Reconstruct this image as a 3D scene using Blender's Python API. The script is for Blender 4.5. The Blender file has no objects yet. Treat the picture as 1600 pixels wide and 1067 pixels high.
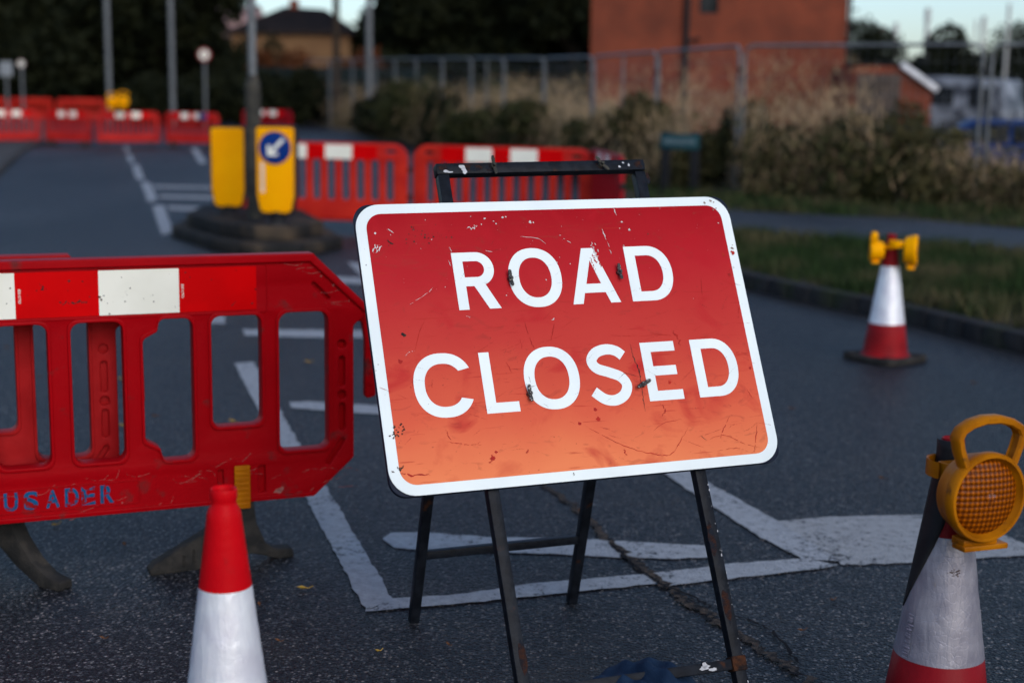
import bpy, bmesh, math, random
import numpy as np
from mathutils import Vector, Matrix
rad = math.radians
SC = bpy.context.scene
# ------------------------------------------------------------------ camera
F, CX, CY = 2222.0, 800.0, 533.5            # focal length and centre in photo pixels
PITCH, ROLL, CAMH = rad(9.643), rad(-0.874), 1.496
_f = np.array([0, math.cos(PITCH), -math.sin(PITCH)]); _r = np.array([1., 0, 0]); _d = np.cross(_f, _r)
_c, _s = math.cos(ROLL), math.sin(ROLL)
RR = np.array([_c*_r+_s*_d, -_s*_r+_c*_d, _f])
cam_d = bpy.data.cameras.new('camera'); cam = bpy.data.objects.new('camera', cam_d)
SC.collection.objects.link(cam); SC.camera = cam
M = Matrix.Identity(4)
for i in range(3):
    M[i][0] = RR[0][i]; M[i][1] = -RR[1][i]; M[i][2] = -RR[2][i]
M[2][3] = CAMH
cam.matrix_world = M
cam_d.sensor_width = 36; cam_d.lens = F/1600*36; cam_d.clip_end = 2000; cam_d.clip_start = .05
cam_d.dof.use_dof = True; cam_d.dof.focus_distance = 3.58; cam_d.dof.aperture_fstop = 2.0
# ------------------------------------------------------------------ sky, sun, exposure
SUN_EL, SUN_AZ = rad(32), rad(152)          # azimuth clockwise from +Y
w = bpy.data.worlds.new('World'); SC.world = w; w.use_nodes = True
nt = w.node_tree; bg = nt.nodes['Background']
sky = nt.nodes.new('ShaderNodeTexSky'); sky.sky_type = 'NISHITA'; sky.sun_disc = False
sky.sun_elevation = SUN_EL; sky.sun_rotation = SUN_AZ; sky.air_density = 1.0; sky.dust_density = 1.5; sky.ozone_density = 3.6
nt.links.new(sky.outputs[0], bg.inputs[0]); bg.inputs[1].default_value = 0.128
sun_d = bpy.data.lights.new('sun', 'SUN'); sun_d.energy = 0.75; sun_d.angle = rad(45); sun_d.color = (1, .94, .86)
sun = bpy.data.objects.new('sun', sun_d); SC.collection.objects.link(sun)
sdir = Vector((math.sin(SUN_AZ)*math.cos(SUN_EL), math.cos(SUN_AZ)*math.cos(SUN_EL), math.sin(SUN_EL)))
sun.rotation_euler = sdir.to_track_quat('Z', 'Y').to_euler()
SC.view_settings.view_transform = 'Standard'; SC.view_settings.look = 'None'
SC.view_settings.exposure = 0.56; SC.view_settings.gamma = 1.0
SC.render.engine = 'CYCLES'; SC.cycles.use_denoising = True
SC.cycles.max_bounces = 6; SC.cycles.transparent_max_bounces = 8
# ------------------------------------------------------------------ helpers
def ray(px, py): return RR.T @ np.array([(px-CX)/F, (py-CY)/F, 1])
def G(px, py, z=0.):
    """point of the plane at height z seen at photo pixel px, py"""
    d = ray(px, py); t = (z-CAMH)/d[2]; return (t*d[0], t*d[1])
def at(px, py, Y):
    d = ray(px, py)*Y; k = ray(px, py)[1]; return Vector((d[0]/k, Y, CAMH+d[2]/k))
def link(o, parent=None):
    SC.collection.objects.link(o)
    if parent: o.parent = parent
    return o
def tag(o, label=None, cat=None, group=None, kind=None):
    if label: o['label'] = label
    if cat: o['category'] = cat
    if group: o['group'] = group
    if kind: o['kind'] = kind
    return o
def empty(name, loc=(0, 0, 0), rz=0):
    o = bpy.data.objects.new(name, None); o.empty_display_size = .1
    o.location = loc; o.rotation_euler = (0, 0, rz); return link(o)
def smooth(me, ang=35):
    me.polygons.foreach_set('use_smooth', [True]*len(me.polygons)); me.set_sharp_from_angle(angle=rad(ang))
def obj(name, bm, m, parent=None, sm=35):
    """links a bmesh (or mesh) as ONE object"""
    if isinstance(bm, bmesh.types.BMesh):
        me = bpy.data.meshes.new(name); bm.normal_update(); bm.to_mesh(me); bm.free()
    else: me = bm; me.name = name
    if m: me.materials.clear(); me.materials.append(m)
    if sm: smooth(me, sm)
    return link(bpy.data.objects.new(name, me), parent)
def copy_tree(o, parent=None):
    c = o.copy(); SC.collection.objects.link(c); c.parent = parent
    if parent: c.matrix_parent_inverse = o.matrix_parent_inverse
    for ch in list(o.children): copy_tree(ch, c)
    return c
def box(bm, c, s, mat=None, bev=0):
    r = bmesh.ops.create_cube(bm, size=1)
    vs = r['verts']; bmesh.ops.scale(bm, vec=s, verts=vs)
    if bev:
        es = list({e for v in vs for e in v.link_edges})
        rb = bmesh.ops.bevel(bm, geom=es, offset=bev, segments=2, affect='EDGES', profile=.5)
        vs = list({v for f in rb['faces'] for v in f.verts} | {v for v in vs if v.is_valid})
    if mat is not None: bmesh.ops.transform(bm, matrix=mat, verts=vs)
    bmesh.ops.translate(bm, vec=c, verts=vs); return vs
def bar(bm, a, b, wx, wy, updir=(0, 0, 1), bev=.002):
    """square tube from a to b; wx along the side axis, wy along updir-ish"""
    a, b = Vector(a), Vector(b); z = (b-a).normalized(); u = Vector(updir)
    y = (u - z*u.dot(z)).normalized(); x = y.cross(z)
    m = Matrix((x, y, z)).transposed().to_4x4()
    return box(bm, (a+b)/2, (wx, wy, (b-a).length), m, bev)
def tube(bm, a, b, r1, r2=None, n=12, caps=True):
    a, b = Vector(a), Vector(b); r2 = r1 if r2 is None else r2
    z = (b-a).normalized(); m = z.to_track_quat('Z', 'Y').to_matrix().to_4x4(); m.translation = (a+b)/2
    return bmesh.ops.create_cone(bm, cap_ends=caps, segments=n, radius1=r1, radius2=r2, depth=(b-a).length, matrix=m)['verts']
def path_tube(bm, pts, rs, n=8, flat=1.0):
    """tube along points, radii rs; flat scales one axis"""
    pts = [Vector(p) for p in pts]; rings = []
    if not hasattr(rs, '__len__'): rs = [rs]*len(pts)
    ref = Vector((.01, .02, 1))
    for i, p in enumerate(pts):
        t = (pts[min(i+1, len(pts)-1)]-pts[max(i-1, 0)]).normalized()
        x = t.cross(ref)
        if x.length < .1: x = t.cross(Vector((1, 0, 0)))
        x.normalize(); y = t.cross(x)
        rings.append([bm.verts.new(p+rs[i]*(math.cos(a)*x+math.sin(a)*y*flat)) for a in [2*math.pi*k/n for k in range(n)]])
    for a, b in zip(rings, rings[1:]):
        for k in range(n): bm.faces.new((a[k], a[(k+1) % n], b[(k+1) % n], b[k]))
    bm.faces.new(rings[0][::-1]); bm.faces.new(rings[-1])
def lathe(bm, prof, n=32, c=(0, 0, 0)):
    rings = []
    for r, z in prof:
        rings.append([bm.verts.new((c[0]+r*math.cos(2*math.pi*k/n), c[1]+r*math.sin(2*math.pi*k/n), c[2]+z)) for k in range(n)])
    for a, b in zip(rings, rings[1:]):
        for k in range(n): bm.faces.new((a[k], a[(k+1) % n], b[(k+1) % n], b[k]))
    return rings
def rnd(poly, r, seg=5):
    """rounds the corners of a closed 2D polygon"""
    out = []; n = len(poly)
    for i, p in enumerate(poly):
        rr = r[i] if hasattr(r, '__len__') else r
        p = Vector(p[:2]); a = Vector(poly[i-1][:2])-p; b = Vector(poly[(i+1) % n][:2])-p
        if rr <= 0: out.append(tuple(p)); continue
        ang = a.angle(b); t = min(rr/math.tan(ang/2), a.length*.48, b.length*.48)
        rr2 = t*math.tan(ang/2); a.normalize(); b.normalize()
        c = p+(a+b).normalized()*(rr2/math.sin(ang/2))
        s = p+a*t-c; e = p+b*t-c
        a0 = math.atan2(s.y, s.x); a1 = math.atan2(e.y, e.x); d = (a1-a0+math.pi) % (2*math.pi)-math.pi
        for k in range(seg+1):
            th = a0+d*k/seg; out.append((c.x+rr2*math.cos(th), c.y+rr2*math.sin(th)))
    return out
def slab(loops, thick, bevel=0.0, z0=0.0, res=2, map3=None):
    """mesh of a flat outline with holes; local x,y plane, thickness along z from z0 (back) to z0+thick (front)"""
    cu = bpy.data.curves.new('tmp', 'CURVE'); cu.dimensions = '2D'; cu.fill_mode = 'BOTH'
    cu.extrude = max(thick/2-bevel, 0); cu.bevel_depth = bevel; cu.bevel_resolution = res; cu.offset = -bevel
    if thick == 0: cu.fill_mode = 'FRONT'
    for lp in loops:
        sp = cu.splines.new('POLY'); sp.points.add(len(lp)-1); sp.use_cyclic_u = True
        for q, p in zip(sp.points, lp): q.co = (p[0], p[1], 0, 1)
    o = bpy.data.objects.new('tmp', cu); SC.collection.objects.link(o)
    dg = bpy.context.evaluated_depsgraph_get(); dg.update()
    me = bpy.data.meshes.new_from_object(o.evaluated_get(dg))
    bpy.data.objects.remove(o); bpy.data.curves.remove(cu)
    bm = bmesh.new(); bm.from_mesh(me); bpy.data.meshes.remove(me)
    bmesh.ops.remove_doubles(bm, verts=bm.verts, dist=1e-6)
    for v in bm.verts:
        x, y, z = v.co.x, v.co.y, v.co.z+thick/2+z0
        v.co = map3(x, y, z) if map3 else (x, y, z)
    return bm
def join(bm, other):
    me = bpy.data.meshes.new('t'); other.to_mesh(me); other.free(); bm.from_mesh(me); bpy.data.meshes.remove(me)
def text_bm(s, size, extrude=0.0, off=0.0):
    cu = bpy.data.curves.new('t', 'FONT'); cu.body = s; cu.size = size; cu.extrude = extrude; cu.offset = off; cu.align_x = 'CENTER'; cu.align_y = 'CENTER'
    o = bpy.data.objects.new('t', cu); SC.collection.objects.link(o)
    dg = bpy.context.evaluated_depsgraph_get(); dg.update()
    me = bpy.data.meshes.new_from_object(o.evaluated_get(dg)); bpy.data.objects.remove(o)
    bm = bmesh.new(); bm.from_mesh(me); bpy.data.meshes.remove(me); return bm
def quads_mesh(name, V, k=4):
    """V: (n*k,3) array of separate polygons"""
    me = bpy.data.meshes.new(name); n = len(V)//k
    me.vertices.add(len(V)); me.vertices.foreach_set('co', np.asarray(V, np.float32).ravel())
    me.loops.add(n*k); me.loops.foreach_set('vertex_index', np.arange(n*k, dtype=np.int32))
    me.polygons.add(n); me.polygons.foreach_set('loop_start', np.arange(0, n*k, k, dtype=np.int32))
    me.polygons.foreach_set('loop_total', np.full(n, k, np.int32)); me.update(); me.validate(); return me
# ------------------------------------------------------------------ materials
def mat(name, c1, c2=None, scale=8, rough=.6, bump=0, bscale=None, spec=.09, detail=6, lo=.4, hi=.6, metal=0, coat=0, dist=.01):
    m = bpy.data.materials.new(name); m.use_nodes = True; N = m.node_tree.nodes; L = m.node_tree.links
    p = N['Principled BSDF']; p.inputs['Roughness'].default_value = rough; p.inputs['Metallic'].default_value = metal
    p.inputs['Specular IOR Level'].default_value = spec; p.inputs['Coat Weight'].default_value = coat
    tc = N.new('ShaderNodeTexCoord')
    if c2 is None: c2 = tuple(x*.8 for x in c1)
    nz = N.new('ShaderNodeTexNoise'); nz.inputs['Scale'].default_value = scale; nz.inputs['Detail'].default_value = detail
    L.new(tc.outputs['Object'], nz.inputs['Vector'])
    mr = N.new('ShaderNodeMapRange'); mr.inputs[1].default_value = lo; mr.inputs[2].default_value = hi; L.new(nz.outputs[0], mr.inputs[0])
    mx = N.new('ShaderNodeMix'); mx.data_type = 'RGBA'; mx.inputs[6].default_value = (*c1, 1); mx.inputs[7].default_value = (*c2, 1)
    L.new(mr.outputs[0], mx.inputs[0]); L.new(mx.outputs[2], p.inputs['Base Color'])
    if bump:
        nb = N.new('ShaderNodeTexNoise'); nb.inputs['Scale'].default_value = bscale or scale*4; nb.inputs['Detail'].default_value = 4
        L.new(tc.outputs['Object'], nb.inputs['Vector'])
        b = N.new('ShaderNodeBump'); b.inputs['Strength'].default_value = bump; b.inputs['Distance'].default_value = dist
        L.new(nb.outputs[0], b.inputs['Height']); L.new(b.outputs[0], p.inputs['Normal'])
    m['mix'] = mx.name; return m
def add_spots(m, col, scale, lo, hi, detail=3, vec=(1, 1, 1), rough=None):
    """a second layer of marks over a mat() material"""
    N = m.node_tree.nodes; L = m.node_tree.links; p = N['Principled BSDF']
    src = p.inputs['Base Color'].links[0].from_socket
    tc = N.new('ShaderNodeTexCoord'); mp = N.new('ShaderNodeMapping'); mp.inputs['Scale'].default_value = vec
    L.new(tc.outputs['Object'], mp.inputs[0])
    nz = N.new('ShaderNodeTexNoise'); nz.inputs['Scale'].default_value = scale; nz.inputs['Detail'].default_value = detail
    L.new(mp.outputs[0], nz.inputs['Vector'])
    mr = N.new('ShaderNodeMapRange'); mr.inputs[1].default_value = lo; mr.inputs[2].default_value = hi; L.new(nz.outputs[0], mr.inputs[0])
    mx = N.new('ShaderNodeMix'); mx.data_type = 'RGBA'; mx.inputs[7].default_value = (*col, 1)
    L.new(src, mx.inputs[6]); L.new(mr.outputs[0], mx.inputs[0]); L.new(mx.outputs[2], p.inputs['Base Color'])
    return m
def asphalt_nodes(m, N, L, tint=1.0):
    """aggregate colour and height sockets in world metres"""
    tc = N.new('ShaderNodeTexCoord')
    v = N.new('ShaderNodeTexVoronoi'); v.inputs['Scale'].default_value = 120; L.new(tc.outputs['Object'], v.inputs['Vector'])
    v2 = N.new('ShaderNodeTexVoronoi'); v2.inputs['Scale'].default_value = 75; L.new(tc.outputs['Object'], v2.inputs['Vector'])
    sep = N.new('ShaderNodeSeparateColor'); L.new(v.outputs['Color'], sep.inputs[0])
    cr = N.new('ShaderNodeValToRGB'); e = cr.color_ramp.elements
    e[0].position = 0; e[0].color = (.004*tint, .005*tint, .007*tint, 1); e[1].position = 1; e[1].color = (.18, .16, .15, 1)
    for pos, c in ((.42, (.0065, .0075, .010)), (.76, (.023, .025, .030)), (.94, (.085, .082, .083))):
        x = e.new(pos); x.color = (*[q*tint for q in c], 1)
    L.new(sep.outputs[0], cr.inputs[0])
    nz = N.new('ShaderNodeTexNoise'); nz.inputs['Scale'].default_value = .55; nz.inputs['Detail'].default_value = 5
    mp = N.new('ShaderNodeMapping'); mp.inputs['Scale'].default_value = (1, .35, 1); mp.inputs['Rotation'].default_value = (0, 0, rad(18))
    L.new(tc.outputs['Object'], mp.inputs[0]); L.new(mp.outputs[0], nz.inputs['Vector'])
    mr = N.new('ShaderNodeMapRange'); mr.inputs[1].default_value = .32; mr.inputs[2].default_value = .7; mr.inputs[3].default_value = .58; mr.inputs[4].default_value = 2.0
    L.new(nz.outputs[0], mr.inputs[0])
    ml = N.new('ShaderNodeMix'); ml.data_type = 'RGBA'; ml.blend_type = 'MULTIPLY'; ml.inputs[0].default_value = 1
    L.new(cr.outputs[0], ml.inputs[6]); L.new(mr.outputs[0], ml.inputs[7])
    bt = N.new('ShaderNodeMapRange'); bt.inputs[1].default_value = .45; bt.inputs[2].default_value = .75; bt.inputs[4].default_value = .85; L.new(v.outputs['Distance'], bt.inputs[0])
    mb = N.new('ShaderNodeMix'); mb.data_type = 'RGBA'; mb.inputs[7].default_value = (.004, .0045, .006, 1); L.new(bt.outputs[0], mb.inputs[0]); L.new(ml.outputs[2], mb.inputs[6]); ml = mb
    # brown grit in patches
    g = N.new('ShaderNodeTexNoise'); g.inputs['Scale'].default_value = 2.2; g.inputs['Detail'].default_value = 8; L.new(tc.outputs['Object'], g.inputs['Vector'])
    gr = N.new('ShaderNodeMapRange'); gr.inputs[1].default_value = .55; gr.inputs[2].default_value = .8; gr.inputs[4].default_value = .45; L.new(g.outputs[0], gr.inputs[0])
    mg = N.new('ShaderNodeMix'); mg.data_type = 'RGBA'; mg.inputs[7].default_value = (.050, .040, .034, 1)
    L.new(ml.outputs[2], mg.inputs[6]); L.new(gr.outputs[0], mg.inputs[0])
    ad = N.new('ShaderNodeMath'); ad.operation = 'MULTIPLY_ADD'; ad.inputs[1].default_value = -1.0; L.new(v.outputs['Distance'], ad.inputs[0])
    L.new(v2.outputs['Distance'], ad.inputs[2])
    inv = N.new('ShaderNodeMath'); inv.operation = 'MULTIPLY'; inv.inputs[1].default_value = -1; L.new(ad.outputs[0], inv.inputs[0])
    sb = N.new('ShaderNodeMath'); sb.operation = 'SUBTRACT'; L.new(v2.outputs['Distance'], sb.inputs[1]); sb.inputs[0].default_value = 1
    a2 = N.new('ShaderNodeMath'); a2.operation = 'SUBTRACT'; L.new(sb.outputs[0], a2.inputs[0]); L.new(v.outputs['Distance'], a2.inputs[1])
    return tc, mg.outputs[2], a2.outputs[0]
def asphalt(name, tint=1.0):
    m = bpy.data.materials.new(name); m.use_nodes = True; N = m.node_tree.nodes; L = m.node_tree.links; p = N['Principled BSDF']
    tc, col, h = asphalt_nodes(m, N, L, tint); L.new(col, p.inputs['Base Color'])
    p.inputs['Roughness'].default_value = .48; p.inputs['Specular IOR Level'].default_value = .20
    b = N.new('ShaderNodeBump'); b.inputs['Strength'].default_value = 1.0; b.inputs['Distance'].default_value = .009
    L.new(h, b.inputs['Height']); L.new(b.outputs[0], p.inputs['Normal']); return m
def road_paint(name, wear=.5, c=(.42, .43, .44)):
    m = bpy.data.materials.new(name); m.use_nodes = True; N = m.node_tree.nodes; L = m.node_tree.links; p = N['Principled BSDF']
    tc, col, h = asphalt_nodes(m, N, L)
    n1 = N.new('ShaderNodeTexNoise'); n1.inputs['Scale'].default_value = 26; n1.inputs['Detail'].default_value = 8; n1.inputs['Roughness'].default_value = .75
    L.new(tc.outputs['Object'], n1.inputs['Vector'])
    n2 = N.new('ShaderNodeTexNoise'); n2.inputs['Scale'].default_value = 3.2; n2.inputs['Detail'].default_value = 3; L.new(tc.outputs['Object'], n2.inputs['Vector'])
    ad = N.new('ShaderNodeMath'); ad.operation = 'MULTIPLY_ADD'; ad.inputs[1].default_value = .6; L.new(n2.outputs[0], ad.inputs[0]); L.new(n1.outputs[0], ad.inputs[2])
    mh = N.new('ShaderNodeMath'); mh.operation = 'MULTIPLY_ADD'; mh.inputs[1].default_value = .22; L.new(h, mh.inputs[0]); L.new(ad.outputs[0], mh.inputs[2])
    mr = N.new('ShaderNodeMapRange'); mr.inputs[1].default_value = .52+wear*.4; mr.inputs[2].default_value = .62+wear*.4; L.new(mh.outputs[0], mr.inputs[0])
    dirt = N.new('ShaderNodeMapRange'); dirt.inputs[1].default_value = .3; dirt.inputs[2].default_value = .7; L.new(n1.outputs[0], dirt.inputs[0])
    pc = N.new('ShaderNodeMix'); pc.data_type = 'RGBA'; pc.inputs[6].default_value = (*[x*.55 for x in c], 1); pc.inputs[7].default_value = (*c, 1)
    L.new(dirt.outputs[0], pc.inputs[0])
    mx = N.new('ShaderNodeMix'); mx.data_type = 'RGBA'; L.new(mr.outputs[0], mx.inputs[0]); L.new(col, mx.inputs[6]); L.new(pc.outputs[2], mx.inputs[7])
    L.new(mx.outputs[2], p.inputs['Base Color']); p.inputs['Roughness'].default_value = .7
    b = N.new('ShaderNodeBump'); b.inputs['Strength'].default_value = .5; b.inputs['Distance'].default_value = .004
    L.new(h, b.inputs['Height']); L.new(b.outputs[0], p.inputs['Normal']); return m
MT = {}
MT['asphalt'] = asphalt('asphalt'); MT['path'] = asphalt('path_asphalt', 1.5)
MT['paint'] = road_paint('road_paint', .16, (.36, .365, .375)); MT['paint_worn'] = road_paint('road_paint_worn', .20, (.34, .335, .33))
MT['black_metal'] = add_spots(mat('black_painted_steel', (.006, .0075, .011), (.011, .0135, .019), 30, .42, .12, 120), (.045, .018, .010), 22, .66, .74, 6)
MT['rust_metal'] = mat('rusty_steel', (.06, .022, .010), (.014, .010, .010), 40, .8, .4, 150)
MT['white_sheet'] = add_spots(add_spots(mat('white_sheeting', (.79, .85, .84), (.74, .80, .79), 5, .38, .03, 90), (.30, .27, .24), 60, .70, .78, 5), (.06, .05, .05), 34, .735, .75, 8)
MT['letter'] = add_spots(mat('letter_sheeting', (.79, .85, .84), (.74, .80, .79), 6, .38), (.40, .3, .28), 55, .71, .8, 5)
MT['sign_back'] = mat('sign_back', (.012, .018, .035), (.008, .01, .02), 20, .5)
MT['barrier'] = add_spots(mat('red_plastic', (.34, .0006, .004), (.29, .0006, .0035), 5, .45, .10, 60, lo=.35, hi=.7, spec=.05), (.10, .02, .02), 14, .62, .78, 8)
MT['barrier_back'] = mat('faded_red_plastic', (.38, .012, .014), (.29, .007, .009), 6, .5, .12, 60, spec=.06)
MT['orange'] = mat('orange_red_plastic', (.52, .024, .012), (.42, .014, .010), 3, .5, .05, 50)
MT['darkred'] = mat('dark_red_plastic', (.30, .004, .010), (.22, .003, .008), 3, .5)
MT['refl_red'] = add_spots(mat('red_reflective', (.62, .0006, .002), (.52, .0006, .002), 4, .35, spec=.04), (.08, .01, .012), 45, .69, .72, 6, (1, 2.5, 1))
MT['refl_white'] = add_spots(mat('white_reflective', (.82, .81, .71), (.77, .76, .66), 7, .38), (.12, .1, .09), 50, .70, .74, 6)
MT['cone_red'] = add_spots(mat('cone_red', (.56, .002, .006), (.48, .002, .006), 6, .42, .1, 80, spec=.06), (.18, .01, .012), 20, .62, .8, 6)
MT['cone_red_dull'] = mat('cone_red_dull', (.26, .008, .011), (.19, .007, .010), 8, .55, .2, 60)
MT['yellow'] = add_spots(mat('yellow_plastic', (.46, .150, .001), (.34, .10, .001), 9, .42, .06, 60), (.16, .06, .01), 28, .62, .75, 6)
MT['nut'] = add_spots(mat('nut_metal', (.03, .028, .028), (.015, .014, .014), 120, .38, .3, 300, spec=.6, metal=.4), (.35, .33, .30), 160, .58, .66, 3)
MT['amber_plastic'] = add_spots(mat('amber_plastic', (.40, .135, .0015), (.26, .08, .001), 9, .42, .06, 60), (.10, .04, .008), 30, .60, .74, 6)
MT['yellow_b'] = mat('bollard_yellow', (.90, .38, .0005), (.86, .34, .0005), 3, .45, spec=.03)
MT['rubber'] = add_spots(mat('black_rubber', (.022, .021, .020), (.038, .034, .030), 18, .8, .5, 90), (.07, .058, .045), 12, .6, .8, 8)
MT['black'] = mat('black_plastic', (.012, .012, .014), (.02, .02, .022), 14, .5)
MT['blue_paint'] = mat('blue_paint', (.01, .07, .20), (.02, .05, .12), 60, .6)
MT['galv'] = mat('galvanised_steel', (.17, .18, .19), (.12, .125, .13), 12, .5, .1, 60, metal=.3)
MT['galv_dark'] = add_spots(mat('dark_painted_post', (.035, .034, .03), (.06, .055, .045), 9, .6, .3, 50), (.12, .09, .06), 6, .6, .75)
MT['wood_pole'] = mat('wood_pole', (.05, .035, .025), (.03, .022, .016), 6, .9, .3)
MT['kerb'] = add_spots(mat('kerb_concrete', (.034, .032, .032), (.022, .021, .022), 9, .85, .4, 70), (.03, .035, .02), 3, .5, .7, 6)
MT['island'] = add_spots(mat('island_rubber', (.016, .016, .016), (.028, .026, .024), 5, .85, .5, 60), (.075, .055, .038), 2.2, .52, .7, 8)
MT['soil'] = add_spots(mat('verge_soil', (.055, .042, .027), (.026, .032, .013), 1.3, .95, .6, 14, lo=.35, hi=.65), (.10, .075, .052), 2.5, .55, .7, 6)
MT['ground'] = mat('far_ground', (.012, .014, .007), (.03, .027, .015), .4, .95)
MT['leaf'] = mat('leaf_green', (.022, .027, .009), (.040, .040, .014), 2, .7, lo=.3, hi=.7)
MT['leaf_dark'] = mat('leaf_dark_green', (.004, .0065, .003), (.015, .017, .006), 1.2, .75, lo=.3, hi=.7)
MT['leaf_olive'] = mat('leaf_olive', (.075, .062, .026), (.034, .036, .014), 2.5, .8, lo=.3, hi=.7)
MT['leaf_rust'] = mat('leaf_rust', (.12, .036, .012), (.06, .022, .009), 2, .8)
MT['grass'] = mat('grass_blades', (.020, .038, .011), (.095, .078, .040), 1.6, .8, lo=.48, hi=.68)
MT['dry'] = mat('dry_grass', (.46, .32, .19), (.20, .145, .08), 1.1, .85, lo=.35, hi=.65)
MT['scrub'] = mat('brown_scrub', (.11, .070, .045), (.055, .048, .026), 1.7, .9, lo=.35, hi=.65)
MT['bark'] = mat('bark', (.05, .04, .03), (.03, .025, .02), 6, .9, .4)
MT['lens'] = None
def metallic_sleeve(name, c1, c2):
    m = mat(name, c1, c2, 14, .36, .25, 30, spec=.5, lo=.35, hi=.65, dist=.003)
    N = m.node_tree.nodes; L = m.node_tree.links; p = N['Principled BSDF']
    tc = N.new('ShaderNodeTexCoord'); mp = N.new('ShaderNodeMapping'); mp.inputs['Scale'].default_value = (1, 1, .22); L.new(tc.outputs['Object'], mp.inputs[0])
    nz = N.new('ShaderNodeTexNoise'); nz.inputs['Scale'].default_value = 34; nz.inputs['Detail'].default_value = 6; nz.inputs['Distortion'].default_value = 1.8
    L.new(mp.outputs[0], nz.inputs['Vector'])
    v = N.new('ShaderNodeTexVoronoi'); v.feature = 'DISTANCE_TO_EDGE'; v.inputs['Scale'].default_value = 62; L.new(tc.outputs['Object'], v.inputs['Vector'])
    mr = N.new('ShaderNodeMapRange'); mr.inputs[1].default_value = 0; mr.inputs[2].default_value = .06; mr.inputs[4].default_value = .10; L.new(v.outputs[0], mr.inputs[0])
    ad = N.new('ShaderNodeMath'); ad.operation = 'ADD'; L.new(nz.outputs[0], ad.inputs[0]); L.new(mr.outputs[0], ad.inputs[1])
    b = N.new('ShaderNodeBump'); b.inputs['Strength'].default_value = .6; b.inputs['Distance'].default_value = .0045
    L.new(ad.outputs[0], b.inputs['Height']); L.new(b.outputs[0], p.inputs['Normal']); p.inputs['Metallic'].default_value = .25
    return m
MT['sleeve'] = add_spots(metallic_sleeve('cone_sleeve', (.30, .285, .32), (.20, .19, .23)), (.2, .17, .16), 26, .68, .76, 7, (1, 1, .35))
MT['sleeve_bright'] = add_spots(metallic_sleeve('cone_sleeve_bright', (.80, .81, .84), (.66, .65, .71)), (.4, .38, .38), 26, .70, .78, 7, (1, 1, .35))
# gradient field of the sign
def sign_field():
    m = bpy.data.materials.new('sign_red_field'); m.use_nodes = True; N = m.node_tree.nodes; L = m.node_tree.links; p = N['Principled BSDF']
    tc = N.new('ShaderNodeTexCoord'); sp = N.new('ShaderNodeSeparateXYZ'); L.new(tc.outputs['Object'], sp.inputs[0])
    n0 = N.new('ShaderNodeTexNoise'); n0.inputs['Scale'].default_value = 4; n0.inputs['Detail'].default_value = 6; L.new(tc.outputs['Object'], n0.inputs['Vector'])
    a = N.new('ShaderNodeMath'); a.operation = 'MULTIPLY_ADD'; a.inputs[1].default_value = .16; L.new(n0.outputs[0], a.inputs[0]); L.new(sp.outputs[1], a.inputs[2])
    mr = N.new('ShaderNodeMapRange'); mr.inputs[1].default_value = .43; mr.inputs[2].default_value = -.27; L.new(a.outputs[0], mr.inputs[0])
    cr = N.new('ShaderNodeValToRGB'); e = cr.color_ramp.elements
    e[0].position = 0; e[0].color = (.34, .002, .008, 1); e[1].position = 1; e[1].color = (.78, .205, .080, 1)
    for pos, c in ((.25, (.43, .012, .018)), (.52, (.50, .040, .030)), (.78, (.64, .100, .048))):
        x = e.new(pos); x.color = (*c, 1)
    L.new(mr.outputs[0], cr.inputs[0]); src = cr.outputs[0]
    def layer(src, col, sc, lo, hi, vec=(1, 1, 1), rot=0, k=1., distort=0):
        mp = N.new('ShaderNodeMapping'); mp.inputs['Scale'].default_value = vec; mp.inputs['Rotation'].default_value = (0, 0, rot); L.new(tc.outputs['Object'], mp.inputs[0])
        nz = N.new('ShaderNodeTexNoise'); nz.inputs['Scale'].default_value = sc; nz.inputs['Detail'].default_value = 7; nz.inputs['Distortion'].default_value = distort
        L.new(mp.outputs[0], nz.inputs['Vector'])
        r = N.new('ShaderNodeMapRange'); r.inputs[1].default_value = lo; r.inputs[2].default_value = hi; r.inputs[4].default_value = k; L.new(nz.outputs[0], r.inputs[0])
        mx = N.new('ShaderNodeMix'); mx.data_type = 'RGBA'; mx.inputs[7].default_value = (*col, 1); L.new(src, mx.inputs[6]); L.new(r.outputs[0], mx.inputs[0])
        return mx.outputs[2]
    src = layer(src, (.42, .006, .014), 7, .56, .74, (1, 1.3, 1), .5, .75, .6)
    src = layer(src, (.40, .02, .014), 5, .655, .70, (1, 16, 1), .6, .5, .3)
    src = layer(src, (.36, .018, .014), 6, .665, .70, (1, 22, 1), -.9, .5, .4)
    src = layer(src, (.30, .03, .02), 90, .68, .74, (1, 1, 1), 0, .7)
    src = layer(src, (.60, .10, .07), 2.6, .54, .80, (1, 1.6, 1), .3, .10, 1.2)
    src = layer(src, (.26, .03, .022), 15, .60, .76, (1, 2.4, 1), 1.1, .42, 1.5)
    src = layer(src, (.66, .15, .11), 240, .55, .75, (1, 1, 1), 0, .02)
    L.new(src, p.inputs['Base Color']); p.inputs['Roughness'].default_value = .45; p.inputs['Specular IOR Level'].default_value = .06
    return m
MT['field'] = sign_field()
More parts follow.
